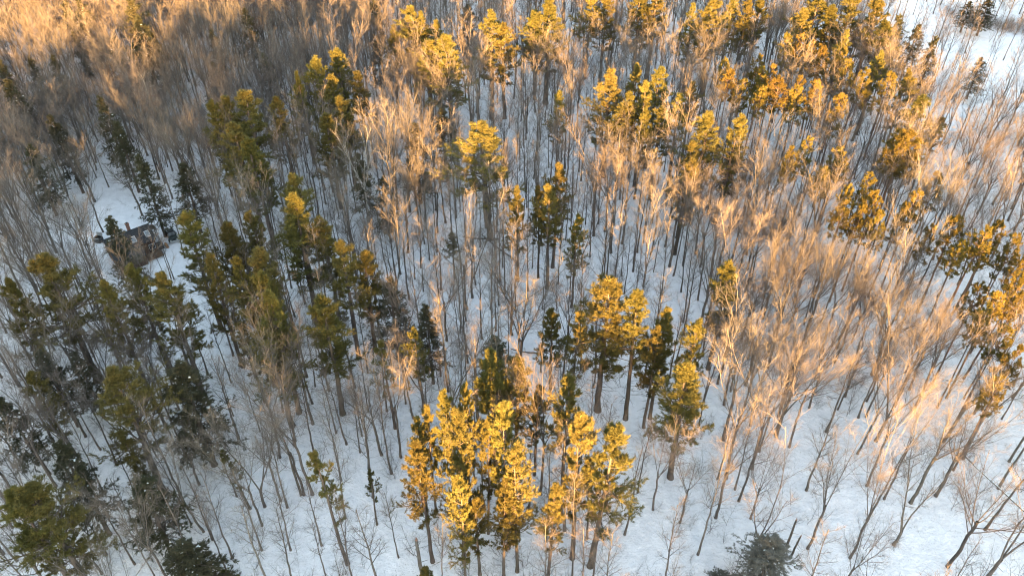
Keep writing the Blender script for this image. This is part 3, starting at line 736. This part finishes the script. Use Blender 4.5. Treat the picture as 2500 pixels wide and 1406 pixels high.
def density(x, y):
    f = 1.0
    for cx, cy, rx, ry, k in CLEARINGS:
        q = math.hypot((x - cx) / (1.2 * rx), (y - cy) / (1.2 * ry))
        f = min(f, k + (1 - k) * min(1.0, max(0.0, (q - 0.75) / 0.5)))
    if y < 53: f *= 0.3
    if 35 < x < 88 and 85 < y < 145: f *= 1.1
    elif x > 20 and y < 120: f *= 0.7
    if y > 150 and x < -20: f *= 1.8          # thick hardwoods up the left
    return f

def near_cabin(x, y, m=1.0):
    dx, dy = x - CABIN[0], y - CABIN[1]
    u, v = dx * 0.77 + dy * 0.64, -dx * 0.64 + dy * 0.77
    along, across = -(dx * CABIN[0] + dy * CABIN[1]) / 150.8, (dx * CABIN[1] - dy * CABIN[0]) / 150.8
    return abs(u) < 6.5 * m and abs(v) < 6.0 * m or math.hypot(x + 72.7, y - 135.5) < 3.5 * m or (0 < along < 42 and -6.5 < across < 8.5)

def fill_bare():
    rng = np.random.default_rng(21)
    pts = [(k, x, y, h) for k, x, y, h in BARE]
    cell = {}
    def put(x, y): cell.setdefault((int(x // 6), int(y // 6)), []).append((x, y))
    for p in pts: put(p[1], p[2])
    for c in CONIFERS: put(c[2], c[3])
    tries = 0
    while tries < 34000:
        tries += 1
        y = rng.uniform(20, 330)
        half = 0.66 * y + 46
        x = rng.uniform(-half, half) if rng.random() < half / 264 else None
        if x is None: continue
        dn = density(x, y)
        if dn < 1 and rng.random() > dn or near_cabin(x, y): continue
        md = (2.7 if x < 40 and y < 175 else 3.2) / math.sqrt(max(dn, 0.3))
        i, j = int(x // 6), int(y // 6)
        if any(math.hypot(x - a, y - b) < md for di in (-1, 0, 1) for dj in (-1, 0, 1) for a, b in cell.get((i + di, j + dj), ())): continue
        if rng.random() > (0.85 if x < -40 and y > 140 else 0.66 if x < 40 and y < 150 else 0.42): continue
        put(x, y)
        k = 'sssssvvvvfoo'[int(rng.integers(12))] if not (x < -60 and y > 150) else 'svvooooo'[int(rng.integers(8))]
        if -60 < x < 40 and y < 175 and rng.random() < 0.65: k = 's'
        if 35 < x < 88 and 85 < y < 145 and rng.random() < 0.7: k = 'ov'[int(rng.integers(2))]
        h = float(np.clip(rng.normal(20.5, 3.0), 10, 26))
        if x < -60 and y > 140: h *= 0.93
        if x > 100 and y > 180: h *= 0.85; k = 's' if rng.random() < 0.7 else k
        pts.append((k, x, y, h))
    return pts

NEARWORD = ["nearest", "second", "third", "fourth", "fifth", "sixth", "seventh", "eighth", "ninth", "tenth", "eleventh", "twelfth"]
def plant_bare():
    rng = np.random.default_rng(31)
    pts = fill_bare()
    size = []
    for i, (k, x, y, h) in enumerate(pts):
        a, b = project(x, y, float(ground_z(x, y))), project(x, y, h + float(ground_z(x, y)))
        inside = -60 < b[0] < 2560 and -40 < b[1] and 0 < a[0] < 2500 and b[1] < 1380 and a[1] < 1560
        size.append((abs(a[1] - b[1]) if inside else 0) + (1e6 if i < len(BARE) and inside else 0))
    order = np.argsort(size)[::-1]
    solo = [i for i in order[:300] if size[i] > 0]
    rest = [i for i in range(len(pts)) if i not in set(solo)]
    slots = {}
    for i in solo:
        k, x, y, h = pts[i]
        u, v, _ = project(x, y, h * 0.7)
        def side_of(j):
            du, dv = u - CONREF[j][0], v - CONREF[j][1]
            if abs(du) > abs(dv): return "right of" if du > 0 else "left of"
            return "below" if dv > 0 else "above"
        best = min(range(len(CONREF)), key=lambda j: math.hypot(u - CONREF[j][0], (v - CONREF[j][1]) * 1.3) * (1 + 0.5 * len(slots.get((j, side_of(j)), ()))))
        du, dv = u - CONREF[best][0], v - CONREF[best][1]
        side = side_of(best)
        slots.setdefault((best, side), []).append((math.hypot(du, dv), i))
    look = {'s': 'slender bare tree', 'v': 'tall bare tree', 'f': 'forked bare tree', 'o': 'round-crowned bare tree', 'L': 'round-crowned bare tree', 'B': 'white-barked bare birch'}
    for (best, side), rows in slots.items():
        for n, (_, i) in enumerate(sorted(rows)):
            k, x, y, h = pts[i]
            vs = VARIANTS[k]
            o = plant("birch_tree" if k == 'B' else "bare_tree", vs[int(rng.integers(len(vs)))], x, y, h, None, rng)
            s = o.scale[0] * rng.uniform(0.88, 1.15); o.scale[0] = o.scale[1] = s
            tag(o, "%s, %s %s the %s" % (look[k], NEARWORD[n], side, CONREF[best][2]), "tree", "birches" if k == 'B' else "leafless hardwoods")
    keys = [q for kk in 'svfo' for q in VARIANTS[kk]]
    P = []
    for i in rest:
        k, x, y, h = pts[i]
        vs = VARIANTS[k]
        P.append((x, y, float(ground_z(x, y)), rng.random() * 6.28, h / 24 * rng.uniform(0.88, 1.15), h / 24, keys.index(vs[int(rng.integers(len(vs)))]) if k in 'svfo' else 0))
    scatter("background_woodland", [LIB[q][3] for q in keys], P, "mass of leafless grey-brown woodland filling the slope behind the nearer trees", "woodland")
    return pts
ALL_BARE = plant_bare()

def undergrowth():
    rng = np.random.default_rng(41)
    meshes = [sapling(300 + i).mesh("sapling", [M["bark"], M["twig"]]) for i in range(8)]
    P = []
    while len(P) < 5200:
        y = rng.uniform(45, 290); half = 0.66 * y + 36
        x = rng.uniform(-half, half)
        if near_cabin(x, y, 1.2) or rng.random() > max(density(x, y), 0.12) * (0.7 + 0.3 * half / 228): continue
        s = rng.uniform(0.35, 1.15) ** 1.2 * (1.25 if y < 110 else 1.0)
        P.append((x, y, float(ground_z(x, y)), rng.random() * 6.28, s * 1.05, s, rng.integers(8)))
    scatter("undergrowth", meshes, P, "thin bare saplings and brush standing in the snow below the trees", "undergrowth")
    # windfall twigs and small branches lying on the snow
    F = []
    while len(F) < 900:
        y = rng.uniform(50, 190); half = 0.66 * y + 36
        x = rng.uniform(-half, half)
        if near_cabin(x, y): continue
        s = rng.uniform(0.15, 0.75)
        F.append((x, y, float(ground_z(x, y)) + 0.10, rng.random() * 6.28, s, s, rng.integers(8)))
    scatter("fallen_branches", meshes, F, "small fallen twigs and branches scattered over the snow between the trunks", "branches", 0.08, 1.5)
    # alder thicket round the open wetland, upper right
    Q = []
    for i in range(520):
        t = rng.random()
        x = 150 + 42 * t + rng.normal() * 3.0; y = 268 - 20 * math.sin(t * 2.6) + rng.normal() * 4 + 6 * (t > 0.6)
        Q.append((x, y, float(ground_z(x, y)), rng.random() * 6.28, rng.uniform(0.8, 1.4), rng.uniform(0.5, 0.9), rng.integers(8)))
    scatter("alder_thicket", meshes, Q, "dense brown thicket of low bare shrubs at the open snow, top right corner", "thicket")
undergrowth()

def shade_ridge_trees():  # trees added out of view on the crest to stop low sun rays
    rng = np.random.default_rng(51)
    keys = VARIANTS['k']
    P = []
    for row in range(5):
        for x in np.arange(-420, 420, 5.0):
            xx, yy = x + rng.normal() * 2.2, -232 + row * 9 + rng.normal() * 2.5
            h = rng.normal(8.5, 1.5)
            P.append((xx, yy, float(ground_z(xx, yy)), rng.random() * 6.28, h / 20 * 1.5, h / 20, rng.integers(len(keys))))
    scatter("shade_ridge_trees", [LIB[q][3] for q in keys], P, "unseen conifers added on the made-up ridge behind the viewpoint to shade the wood", "woodland")
shade_ridge_trees()

# ------------------------------------------------------------------ cabin and the things round it
def roof_mat():
    m = ramp_mat("asphalt_shingle", (0.030, 0.031, 0.034), (0.060, 0.060, 0.064), 5.0, 0.95, 0.3, spec=0.15)
    return m
MC = {
    "roof": roof_mat(), "log": ramp_mat("stained_log", (0.04, 0.022, 0.017), (0.075, 0.042, 0.032), 1.5, 0.8, 0.4, stretch=(1, 1, 6)),
    "trim": plain("brown_trim", (0.12, 0.075, 0.05), 0.7), "glass": plain("dark_glass", (0.02, 0.025, 0.03), 0.08, spec=0.6),
    "skyglass": plain("skylight_glass", (0.20, 0.24, 0.27), 0.12, spec=0.6), "white": plain("white_frame", (0.5, 0.51, 0.52), 0.5),
    "brick": ramp_mat("chimney_brick", (0.16, 0.07, 0.05), (0.30, 0.17, 0.13), 6, 0.9, 0.4), "deck": plain("deck_board", (0.17, 0.10, 0.06), 0.8),
    "wood": ramp_mat("split_wood", (0.26, 0.11, 0.045), (0.48, 0.26, 0.12), 5, 0.85, 0.5), "black": plain("black_steel", (0.018, 0.018, 0.02), 0.45),
    "paint": plain("dark_green_paint", (0.018, 0.026, 0.022), 0.25, spec=0.6), "rubber": plain("rubber", (0.015, 0.015, 0.015), 0.9),
    "chrome": plain("chrome", (0.55, 0.56, 0.57), 0.25, spec=0.8), "lamp": plain("lamp_glass", (0.5, 0.5, 0.48), 0.2, spec=0.6), "grey": plain("grey_panel", (0.22, 0.23, 0.25), 0.5),
    "red": plain("tail_lamp", (0.25, 0.02, 0.02), 0.3, spec=0.5), "cut": plain("cut_wood", (0.32, 0.17, 0.12), 0.8),
}

def part(name, parent, mats, fn):
    g = Geo(); fn(g)
    return link(name, g.mesh(name, mats if isinstance(mats, list) else [mats]), parent)

def cabin():
    # local frame: +X along the ridge towards the right gable, -Y the front (towards the viewer); origin under the ridge's middle
    ang = math.atan2(0.64, 0.77)
    Lh, run, ze, zr = 4.6, 3.0, 3.35, 5.6
    c = Vector((-75.5, 133.1, 0)) - Vector((math.cos(ang), math.sin(ang), 0)) * (Lh + 0.3 - 0.3)
    e = empty("cabin", (c.x, c.y, float(ground_z(c.x, c.y))), ang)
    tag(e, "small dark cabin with charcoal gable roof, two skylights and brick chimney in a snowy clearing", "cabin")
    wx, wy = Lh - 0.35, run - 0.35
    def walls(g):
        g.add([[-wx, -wy, -0.5], [wx, -wy, -0.5], [wx, wy, -0.5], [-wx, wy, -0.5], [-wx, -wy, ze - 0.1], [wx, -wy, ze - 0.1], [wx, wy, ze - 0.1], [-wx, wy, ze - 0.1], [-wx, 0, zr - 0.2], [wx, 0, zr - 0.2]],
              [[0, 1, 5, 4], [2, 3, 7, 6]], 0, False)
        n = g.n - 10
        g.f.append((np.array([[n + 1, n + 2, n + 6, n + 9, n + 5]]), 0, False)); g.f.append((np.array([[n + 3, n + 0, n + 4, n + 8, n + 7]]), 0, False))
    part("wall", e, MC["log"], walls)
    sl = (zr - ze) / run
    def slab(g, x0, x1, y0, z0, y1, z1, t=0.14):
        g.add([[x0, y0, z0], [x1, y0, z0], [x1, y1, z1], [x0, y1, z1], [x0, y0, z0 - t], [x1, y0, z0 - t], [x1, y1, z1 - t], [x0, y1, z1 - t]],
              [[0, 3, 2, 1], [4, 5, 6, 7], [0, 1, 5, 4], [1, 2, 6, 5], [2, 3, 7, 6], [3, 0, 4, 7]], 0, False)
    r1 = part("roof", e, MC["roof"], lambda g: (slab(g, -Lh, Lh, 0.0, zr, -run, ze), slab(g, -Lh, Lh, 0.0, zr - 0.004, run, ze)))
    # lean-to over the left of the front, gentler pitch
    part("lean_to_roof", e, MC["roof"], lambda g: slab(g, -Lh + 0.02, 1.3, -run + 0.25, ze + 0.16, -run - 2.7, ze - 0.95))
    part("lean_to_wall", e, MC["log"], lambda g: (g.box(((1.1 - Lh) / 2 + 0.1, -run - 2.35, 0.85), (Lh + 0.9, 0.16, 2.7)), g.box((1.05, -run - 0.9, 1.1), (0.16, 2.75, 3.2))))
    for a, b in ((1.15, 2.15), (4.0, 2.3)):
        x = Lh - a; s = b / math.hypot(run, zr - ze)
        y, z = -run * s, zr - (zr - ze) * s
        def frame(g, x=x, y=y, z=z):
            for dx, dy, sx, sy in ((-0.42, 0, 0.08, 0.95), (0.42, 0, 0.08, 0.95), (0, -0.47, 0.92, 0.08), (0, 0.47, 0.92, 0.08)):
                g.box((x + dx, y + dy, z + dy * sl + 0.10), (sx, sy, 0.14 + sy * sl * 0.9 if sy > 0.5 else 0.16))
        def tilt(g, x=x, y=y, z=z):
            h = 0.44
            g.add([[x - 0.39, y - h, z - h * sl + 0.14], [x + 0.39, y - h, z - h * sl + 0.14], [x + 0.39, y + h, z + h * sl + 0.14], [x - 0.39, y + h, z + h * sl + 0.14]], [[0, 1, 2, 3]], 0, False)
        def rim(g, x=x, y=y, z=z):
            def q(x0, x1, y0, y1, t=0.17):
                p = [[x0, y0], [x1, y0], [x1, y1], [x0, y1]]
                v = [[a_, b_, z + (b_ - y) * sl + t] for a_, b_ in p] + [[a_, b_, z + (b_ - y) * sl] for a_, b_ in p]
                g.add(v, [[0, 1, 2, 3], [7, 6, 5, 4], [0, 4, 5, 1], [1, 5, 6, 2], [2, 6, 7, 3], [3, 7, 4, 0]], 0, False)
            q(x - 0.47, x - 0.39, y - 0.52, y + 0.52); q(x + 0.39, x + 0.47, y - 0.52, y + 0.52); q(x - 0.39, x + 0.39, y - 0.52, y - 0.44); q(x - 0.39, x + 0.39, y + 0.44, y + 0.52)
        sk = part("skylight", e, MC["skyglass"], tilt)
        part("frame", sk, MC["white"], rim)
    ch = part("chimney", e, MC["brick"], lambda g: (g.box((Lh - 3.8, 0.55, 5.6), (0.62, 0.55, 2.4)), g.box((Lh - 3.8, 0.55, 6.86), (0.76, 0.69, 0.14))))
    part("flue", ch, MC["black"], lambda g: g.box((Lh - 3.8, 0.55, 7.03), (0.3, 0.3, 0.22)))
    part("porch_deck", e, MC["deck"], lambda g: g.box((2.95, -run - 0.75, 0.32), (3.3, 2.5, 0.16)))
    for x in (1.5, 3.0, 4.45):
        part("porch_post", e, MC["trim"], lambda g, x=x: g.box((x, -run - 1.9, 0.85), (0.12, 0.12, 1.1)))
    part("porch_rail", e, MC["trim"], lambda g: (g.box((2.98, -run - 1.9, 1.42), (3.2, 0.10, 0.08)), g.box((2.98, -run - 1.9, 0.75), (3.2, 0.06, 0.06))))
    d = part("door", e, MC["trim"], lambda g: g.box((2.1, -wy - 0.04, 1.45), (0.95, 0.08, 2.1)))
    part("handle", d, MC["chrome"], lambda g: g.box((2.45, -wy - 0.11, 1.45), (0.05, 0.06, 0.14)))
    for x, w in ((3.35, 1.1),):
        wd = part("window", e, MC["glass"], lambda g: g.box((x, -wy - 0.03, 1.75), (w, 0.06, 1.1)))
        part("frame", wd, MC["white"], lambda g: (g.box((x - w / 2 - 0.04, -wy - 0.04, 1.75), (0.08, 0.1, 1.26)), g.box((x + w / 2 + 0.04, -wy - 0.04, 1.75), (0.08, 0.1, 1.26)), g.box((x, -wy - 0.04, 2.34), (w, 0.1, 0.08)), g.box((x, -wy - 0.04, 1.16), (w, 0.1, 0.08))))
    for y in (-1.2, 1.2):
        wd = part("window", e, MC["glass"], lambda g, y=y: g.box((wx + 0.03, y, 1.8), (0.06, 0.9, 1.1)))
        part("frame", wd, MC["white"], lambda g, y=y: (g.box((wx + 0.04, y - 0.49, 1.8), (0.1, 0.08, 1.26)), g.box((wx + 0.04, y + 0.49, 1.8), (0.1, 0.08, 1.26)), g.box((wx + 0.04, y, 2.39), (0.1, 0.9, 0.08))))
    # small brown side roof against the right gable, towards the back
    part("side_porch_roof", e, MC["trim"], lambda g: g.add([[wx + 0.02, 0.6, 3.9], [wx + 0.02, 2.6, 3.9], [wx + 1.7, 2.6, 3.3], [wx + 1.7, 0.6, 3.3], [wx + 0.02, 0.6, 3.78], [wx + 0.02, 2.6, 3.78], [wx + 1.7, 2.6, 3.18], [wx + 1.7, 0.6, 3.18]],
         [[0, 3, 2, 1], [4, 5, 6, 7], [0, 1, 5, 4], [1, 2, 6, 5], [2, 3, 7, 6], [3, 0, 4, 7]], 0, False))
    for y in (0.75, 2.45):
        part("side_porch_post", e, MC["trim"], lambda g, y=y: g.box((wx + 1.55, y, 1.4), (0.12, 0.12, 3.5)))
    # dark equipment box on the right side
    part("side_bin", e, MC["black"], lambda g: g.box((wx + 0.75, -1.9, 0.6), (1.2, 1.3, 1.5)))
    return e
cabin()

def suv():
    ang = math.atan2(-0.84, 0.54)
    e = empty("parked_car", (-72.7, 135.4, float(ground_z(-72.7, 135.4))), ang)
    tag(e, "dark green boxy off-roader with black roof parked in snow right of the cabin", "car")
    # local: +X front of car; side profile extruded across the width with a narrower glasshouse
    def shell(g, prof, w0, w1):
        n = len(prof)
        zs = [p[1] for p in prof]; lo, hi = min(zs), max(zs)
        def half(z): return w0 + (w1 - w0) * (z - lo) / (hi - lo)
        V = [[x, -half(z), z] for x, z in prof] + [[x, half(z), z] for x, z in prof]
        g.add(V, [[i, (i + 1) % n, n + (i + 1) % n, n + i] for i in range(n)], 0, False)
        o = g.n - 2 * n
        g.f.append((np.array([[o + i for i in range(n)][::-1]]), 0, False)); g.f.append((np.array([[o + n + i for i in range(n)]]), 0, False))
    part("body", e, MC["paint"], lambda g: shell(g, [(-2.1, 0.45), (-2.18, 0.8), (-2.1, 1.12), (0.75, 1.12), (2.0, 1.02), (2.12, 0.8), (2.1, 0.45), (1.65, 0.38), (-1.65, 0.38)], 0.92, 0.86))
    cb = part("cab", e, MC["black"], lambda g: shell(g, [(-2.0, 1.124), (-1.85, 1.74), (-1.6, 1.82), (0.1, 1.82), (0.3, 1.76), (0.72, 1.124)], 0.84, 0.70))
    part("windscreen", cb, MC["glass"], lambda g: g.add([[0.745, -0.70, 1.17], [0.745, 0.70, 1.17], [0.36, 0.62, 1.72], [0.36, -0.62, 1.72]], [[0, 1, 2, 3]], 0, False))
    part("rear_window", cb, MC["glass"], lambda g: g.add([[-2.03, -0.66, 1.2], [-2.03, 0.66, 1.2], [-1.90, 0.6, 1.68], [-1.90, -0.6, 1.68]], [[0, 3, 2, 1]], 0, False))
    for s in (-1, 1):
        for x0, x1 in ((-1.75, -0.85), (-0.75, 0.05)):
            part("side_window", cb, MC["glass"], lambda g: g.add([[x0, s * 0.855, 1.18], [x1 + 0.18, s * 0.855, 1.18], [x1, s * 0.745, 1.7], [x0, s * 0.745, 1.7]], [[0, 1, 2, 3]], 0, False))
        part("headlight", e, MC["lamp"], lambda g: g.box((2.10, s * 0.66, 0.84), (0.1, 0.26, 0.2)))
        part("tail_light", e, MC["red"], lambda g: g.box((-2.17, s * 0.74, 0.92), (0.08, 0.16, 0.3)))
        part("roof_rail", cb, MC["chrome"], lambda g: g.box((-0.75, s * 0.62, 1.87), (1.7, 0.05, 0.05)))
        part("mirror", e, MC["black"], lambda g: g.box((0.55, s * 0.98, 1.2), (0.14, 0.18, 0.16)))
        for x in (-1.32, 1.32):
            def wheel(g):
                a = np.arange(16) * 2 * math.pi / 16
                for q in (0.3, 0.36):
                    pass
                P = np.array([[[x, s * 0.92 - 0.13, 0.36], [x, s * 0.92 - 0.11, 0.36], [x, s * 0.92 + 0.11, 0.36], [x, s * 0.92 + 0.13, 0.36]]])
                g.tubes(P, np.array([[0.28, 0.36, 0.36, 0.28]]), 16)
            wh = part("wheel", e, MC["rubber"], wheel)
            part("rim", wh, MC["chrome"], lambda g: g.tubes(np.array([[[x, s * 0.92 + s * 0.10, 0.36], [x, s * 0.92 + s * 0.125, 0.36], [x, s * 0.92 + s * 0.126, 0.36]]]), np.array([[0.24, 0.24, 0.01]]), 12))
    part("bumper", e, MC["chrome"], lambda g: g.box((2.2, 0, 0.56), (0.16, 1.75, 0.18)))
    part("bumper", e, MC["chrome"], lambda g: g.box((-2.24, 0, 0.58), (0.14, 1.75, 0.18)))
    part("grille", e, MC["black"], lambda g: g.box((2.11, 0, 0.84), (0.08, 0.9, 0.22)))
    part("snow", cb, M["snow_cap"], lambda g: (g.box((-1.3, 0.2, 1.85), (0.5, 0.45, 0.05), taper=0.6)))
suv()

def storage_bin():
    e = empty("storage_bin", (-88.0, 134.3, float(ground_z(-88.0, 134.3))), -0.25)
    tag(e, "small black open-topped bin on the snow left of the cabin", "bin")
    part("shell", e, MC["black"], lambda g: (g.box((0, -0.62, 0.55), (1.5, 0.06, 1.1)), g.box((0, 0.62, 0.55), (1.5, 0.06, 1.1)), g.box((-0.72, 0, 0.55), (0.06, 1.18, 1.1)), g.box((0.72, 0, 0.55), (0.06, 1.18, 1.1)), g.box((0, 0, 0.12), (1.38, 1.18, 0.08))))
    part("lid", e, MC["grey"], lambda g: g.add([[-0.72, 0.66, 1.12], [0.72, 0.66, 1.12], [0.72, 0.9, 1.75], [-0.72, 0.9, 1.75], [-0.72, 0.70, 1.12], [0.72, 0.70, 1.12], [0.72, 0.94, 1.75], [-0.72, 0.94, 1.75]],
         [[0, 1, 2, 3], [7, 6, 5, 4], [0, 4, 5, 1], [1, 5, 6, 2], [2, 6, 7, 3], [3, 7, 4, 0]], 0, False))
    part("rail", e, MC["chrome"], lambda g: g.box((0, -0.62, 1.13), (1.54, 0.09, 0.05)))
    part("drawbar", e, MC["black"], lambda g: g.box((1.2, -0.45, 0.25), (1.0, 0.12, 0.12)))
storage_bin()

def yard_machine():
    e = empty("yard_machine", (-65.9, 135.9, float(ground_z(-65.9, 135.9))), 0.65)
    tag(e, "small dark snow-dusted machine half hidden behind the pines right of the car", "machine")
    part("body", e, MC["black"], lambda g: (g.box((0, 0, 0.5), (1.5, 0.7, 0.4), taper=0.85), g.box((0.55, 0, 0.85), (0.3, 0.5, 0.35), taper=0.6)))
    part("seat", e, MC["rubber"], lambda g: g.box((-0.3, 0, 0.82), (0.8, 0.4, 0.22), taper=0.85))
    part("handlebar", e, MC["chrome"], lambda g: g.box((0.5, 0, 1.08), (0.06, 0.8, 0.06)))
    part("rack", e, MC["chrome"], lambda g: (g.box((-0.75, -0.2, 0.84), (0.5, 0.05, 0.05)), g.box((-0.75, 0.2, 0.84), (0.5, 0.05, 0.05)), g.box((-0.98, 0, 0.84), (0.05, 0.45, 0.05))))
    for x in (-0.6, 0.6):
        for s in (-1, 1):
            part("wheel", e, MC["rubber"], lambda g: g.tubes(np.array([[[x, s * 0.45 - 0.12, 0.28], [x, s * 0.45 - 0.1, 0.28], [x, s * 0.45 + 0.1, 0.28], [x, s * 0.45 + 0.12, 0.28]]]), np.array([[0.12, 0.28, 0.28, 0.12]]), 12))
    part("snow", e, M["snow_cap"], lambda g: g.box((-0.32, 0, 0.97), (0.7, 0.36, 0.08), taper=0.5))
yard_machine()

def wood_pile():
    e = empty("wood_pile", (-72.9, 132.4, float(ground_z(-72.9, 132.4))), 0.7)
    tag(e, "orange-brown pile of split firewood at the cabin's right front corner", "firewood")
    rng = np.random.default_rng(3)
    gm = Geo(); gm.tubes(np.array([[[-0.22, 0, 0], [-0.215, 0, 0], [0.215, 0, 0], [0.22, 0, 0]]]), np.array([[0.01, 0.1, 0.1, 0.01]]), 6)
    lm = gm.mesh("split_log", [MC["wood"]])
    for r in range(5):
        for c in range(8 - r):
            o = link("split_log", lm, e)
            o.location = (rng.normal() * 0.03, (c - (7 - r) / 2) * 0.2, 0.09 + r * 0.17); o.rotation_euler = (rng.random() * 6, rng.normal() * 0.06, rng.normal() * 0.08)
wood_pile()

def fallen_log(p0, p1, r0, r1, label, snow=True, z0=0.25, z1=0.2, branches=4, seed=0, mat=None, bend=0.25):
    rng = np.random.default_rng(seed)
    a = np.array([p0[0], p0[1], float(ground_z(*p0)) + z0]); b = np.array([p1[0], p1[1], float(ground_z(*p1)) + z1])
    ln = np.linalg.norm(b - a)
    e = empty("fallen_log", tuple(a))
    tag(e, label, "log")
    t = np.linspace(0, 1, 9)[:, None]
    perp = np.array([-(b - a)[1], (b - a)[0], 0]) / ln
    P = t * (b - a) + perp * (np.sin(t * 3.1) * bend + rng.normal(size=(9, 1)) * 0.03)
    R = r0 + (r1 - r0) * t[:, 0]
    part("trunk", e, mat or M["bark"], lambda g: g.tubes(P[None], R[None], 8))
    part("cut_end", e, MC["cut"], lambda g: g.tubes(np.stack([P[0] - (P[1] - P[0]) * 0.004, P[0] - (P[1] - P[0]) * 0.006])[None], np.array([[r0 * 1.01, 0.01]]), 8))
    if snow:
        part("snow", e, M["snow_cap"], lambda g: g.tubes((P[1:-1] + UP * (R[1:-1, None] * 0.62))[None], (R[1:-1] * 0.72)[None] * rng.uniform(0.75, 1.1, 7)[None], 6))
    if branches:
        def br(g):
            Q = spawn(P[None], R[None], np.array([ln]), branches, 0.35, 0.98, 55, 12, 0.3, 0.04, 0.1, 4, 0.5, rng)
            g.tubes(Q[0], np.maximum(Q[1], 0.015), 4)
        part("branches", e, M["twig"], br)["kind"] = "stuff"
    return e
fallen_log((-71.7, 121.3), (-76.6, 125.4), 0.26, 0.12, "dark fallen trunk with cut end in the snow below the cabin", False, seed=1, branches=3)
fallen_log((-2.8, 134.0), (-10.4, 134.6), 0.22, 0.10, "dark trunk lying level across the woods left of the sunlit lone tree", False, 1.1, 1.3, 5, seed=2)
fallen_log((0.5, 128.0), (-6.5, 135.0), 0.20, 0.10, "dark trunk slanting down beside the lone sunlit round-crowned tree", False, 0.3, 1.6, 4, seed=3)
fallen_log((75.2, 63.4), (70.0, 76.2), 0.17, 0.09, "long straight snow-topped log slanting across the lower right", True, 1.6, 1.2, 0, seed=4, bend=0.1)
fallen_log((76.1, 91.4), (71.6, 92.8), 0.10, 0.07, "short white snow-covered log among the right-hand hardwoods", True, 1.8, 2.0, 1, seed=5, bend=0.35)
fallen_log((5.4, 100.3), (-0.2, 101.2), 0.16, 0.08, "thin brown log on the snow right of the central dark hemlock", False, 0.2, 0.5, 3, seed=6)
fallen_log((-42.0, 58.2), (-36.0, 56.0), 0.16, 0.06, "dark crooked branch on the snow near the lower left thicket", False, 0.3, 0.2, 4, seed=7)
fallen_log((44.5, 51.5), (49.0, 60.0), 0.12, 0.05, "slim bare pole lying by the bottom right hemlock", True, 0.2, 0.2, 2, seed=8)

def snag(x, y, h, r, label, seed):
    rng = np.random.default_rng(seed)
    e = empty("dead_snag", (x, y, float(ground_z(x, y))))
    tag(e, label, "dead tree")
    z = np.linspace(-0.4, h, 9)
    w = np.cumsum(rng.normal(size=(9, 2)) * 0.05, 0)
    P = np.stack([w[:, 0], w[:, 1], z], -1)
    part("trunk", e, M["bark"], lambda g: g.tubes(P[None], np.linspace(r, r * 0.6, 9)[None], 7))
    def spike(g):
        for k in range(4):
            a = k * 1.6
            c = P[-1] + np.array([math.cos(a), math.sin(a), 0]) * r * 0.35
            g.tubes(np.array([[c - UP * 0.1, c + UP * rng.uniform(0.2, 0.9)]]), np.array([[r * 0.3, 0.02]]), 4)
    part("broken_top", e, MC["cut"], spike)
    def br(g):
        Q = spawn(P[None], np.linspace(r, r * 0.6, 9)[None], np.array([h]), 5, 0.4, 0.95, 65, 10, 0.22, 0.03, 0.1, 3, 0.25, rng)
        g.tubes(Q[0], np.maximum(Q[1], 0.015), 3)
    part("dead_branches", e, M["twig"], br)["kind"] = "stuff"
snag(38.2, 60.8, 7.5, 0.2, "broken dead stub with jagged top beside the bottom right hemlock, the taller one", 1)
snag(39.0, 60.2, 5.0, 0.17, "shorter broken dead stub beside the bottom right hemlock", 2)
snag(-12.3, 57.0, 9.0, 0.32, "thick broken trunk left of the golden bottom clump", 3)
snag(-31.5, 70.0, 12.0, 0.2, "tall broken-topped dead pole on the open snow left of the golden clump", 4)
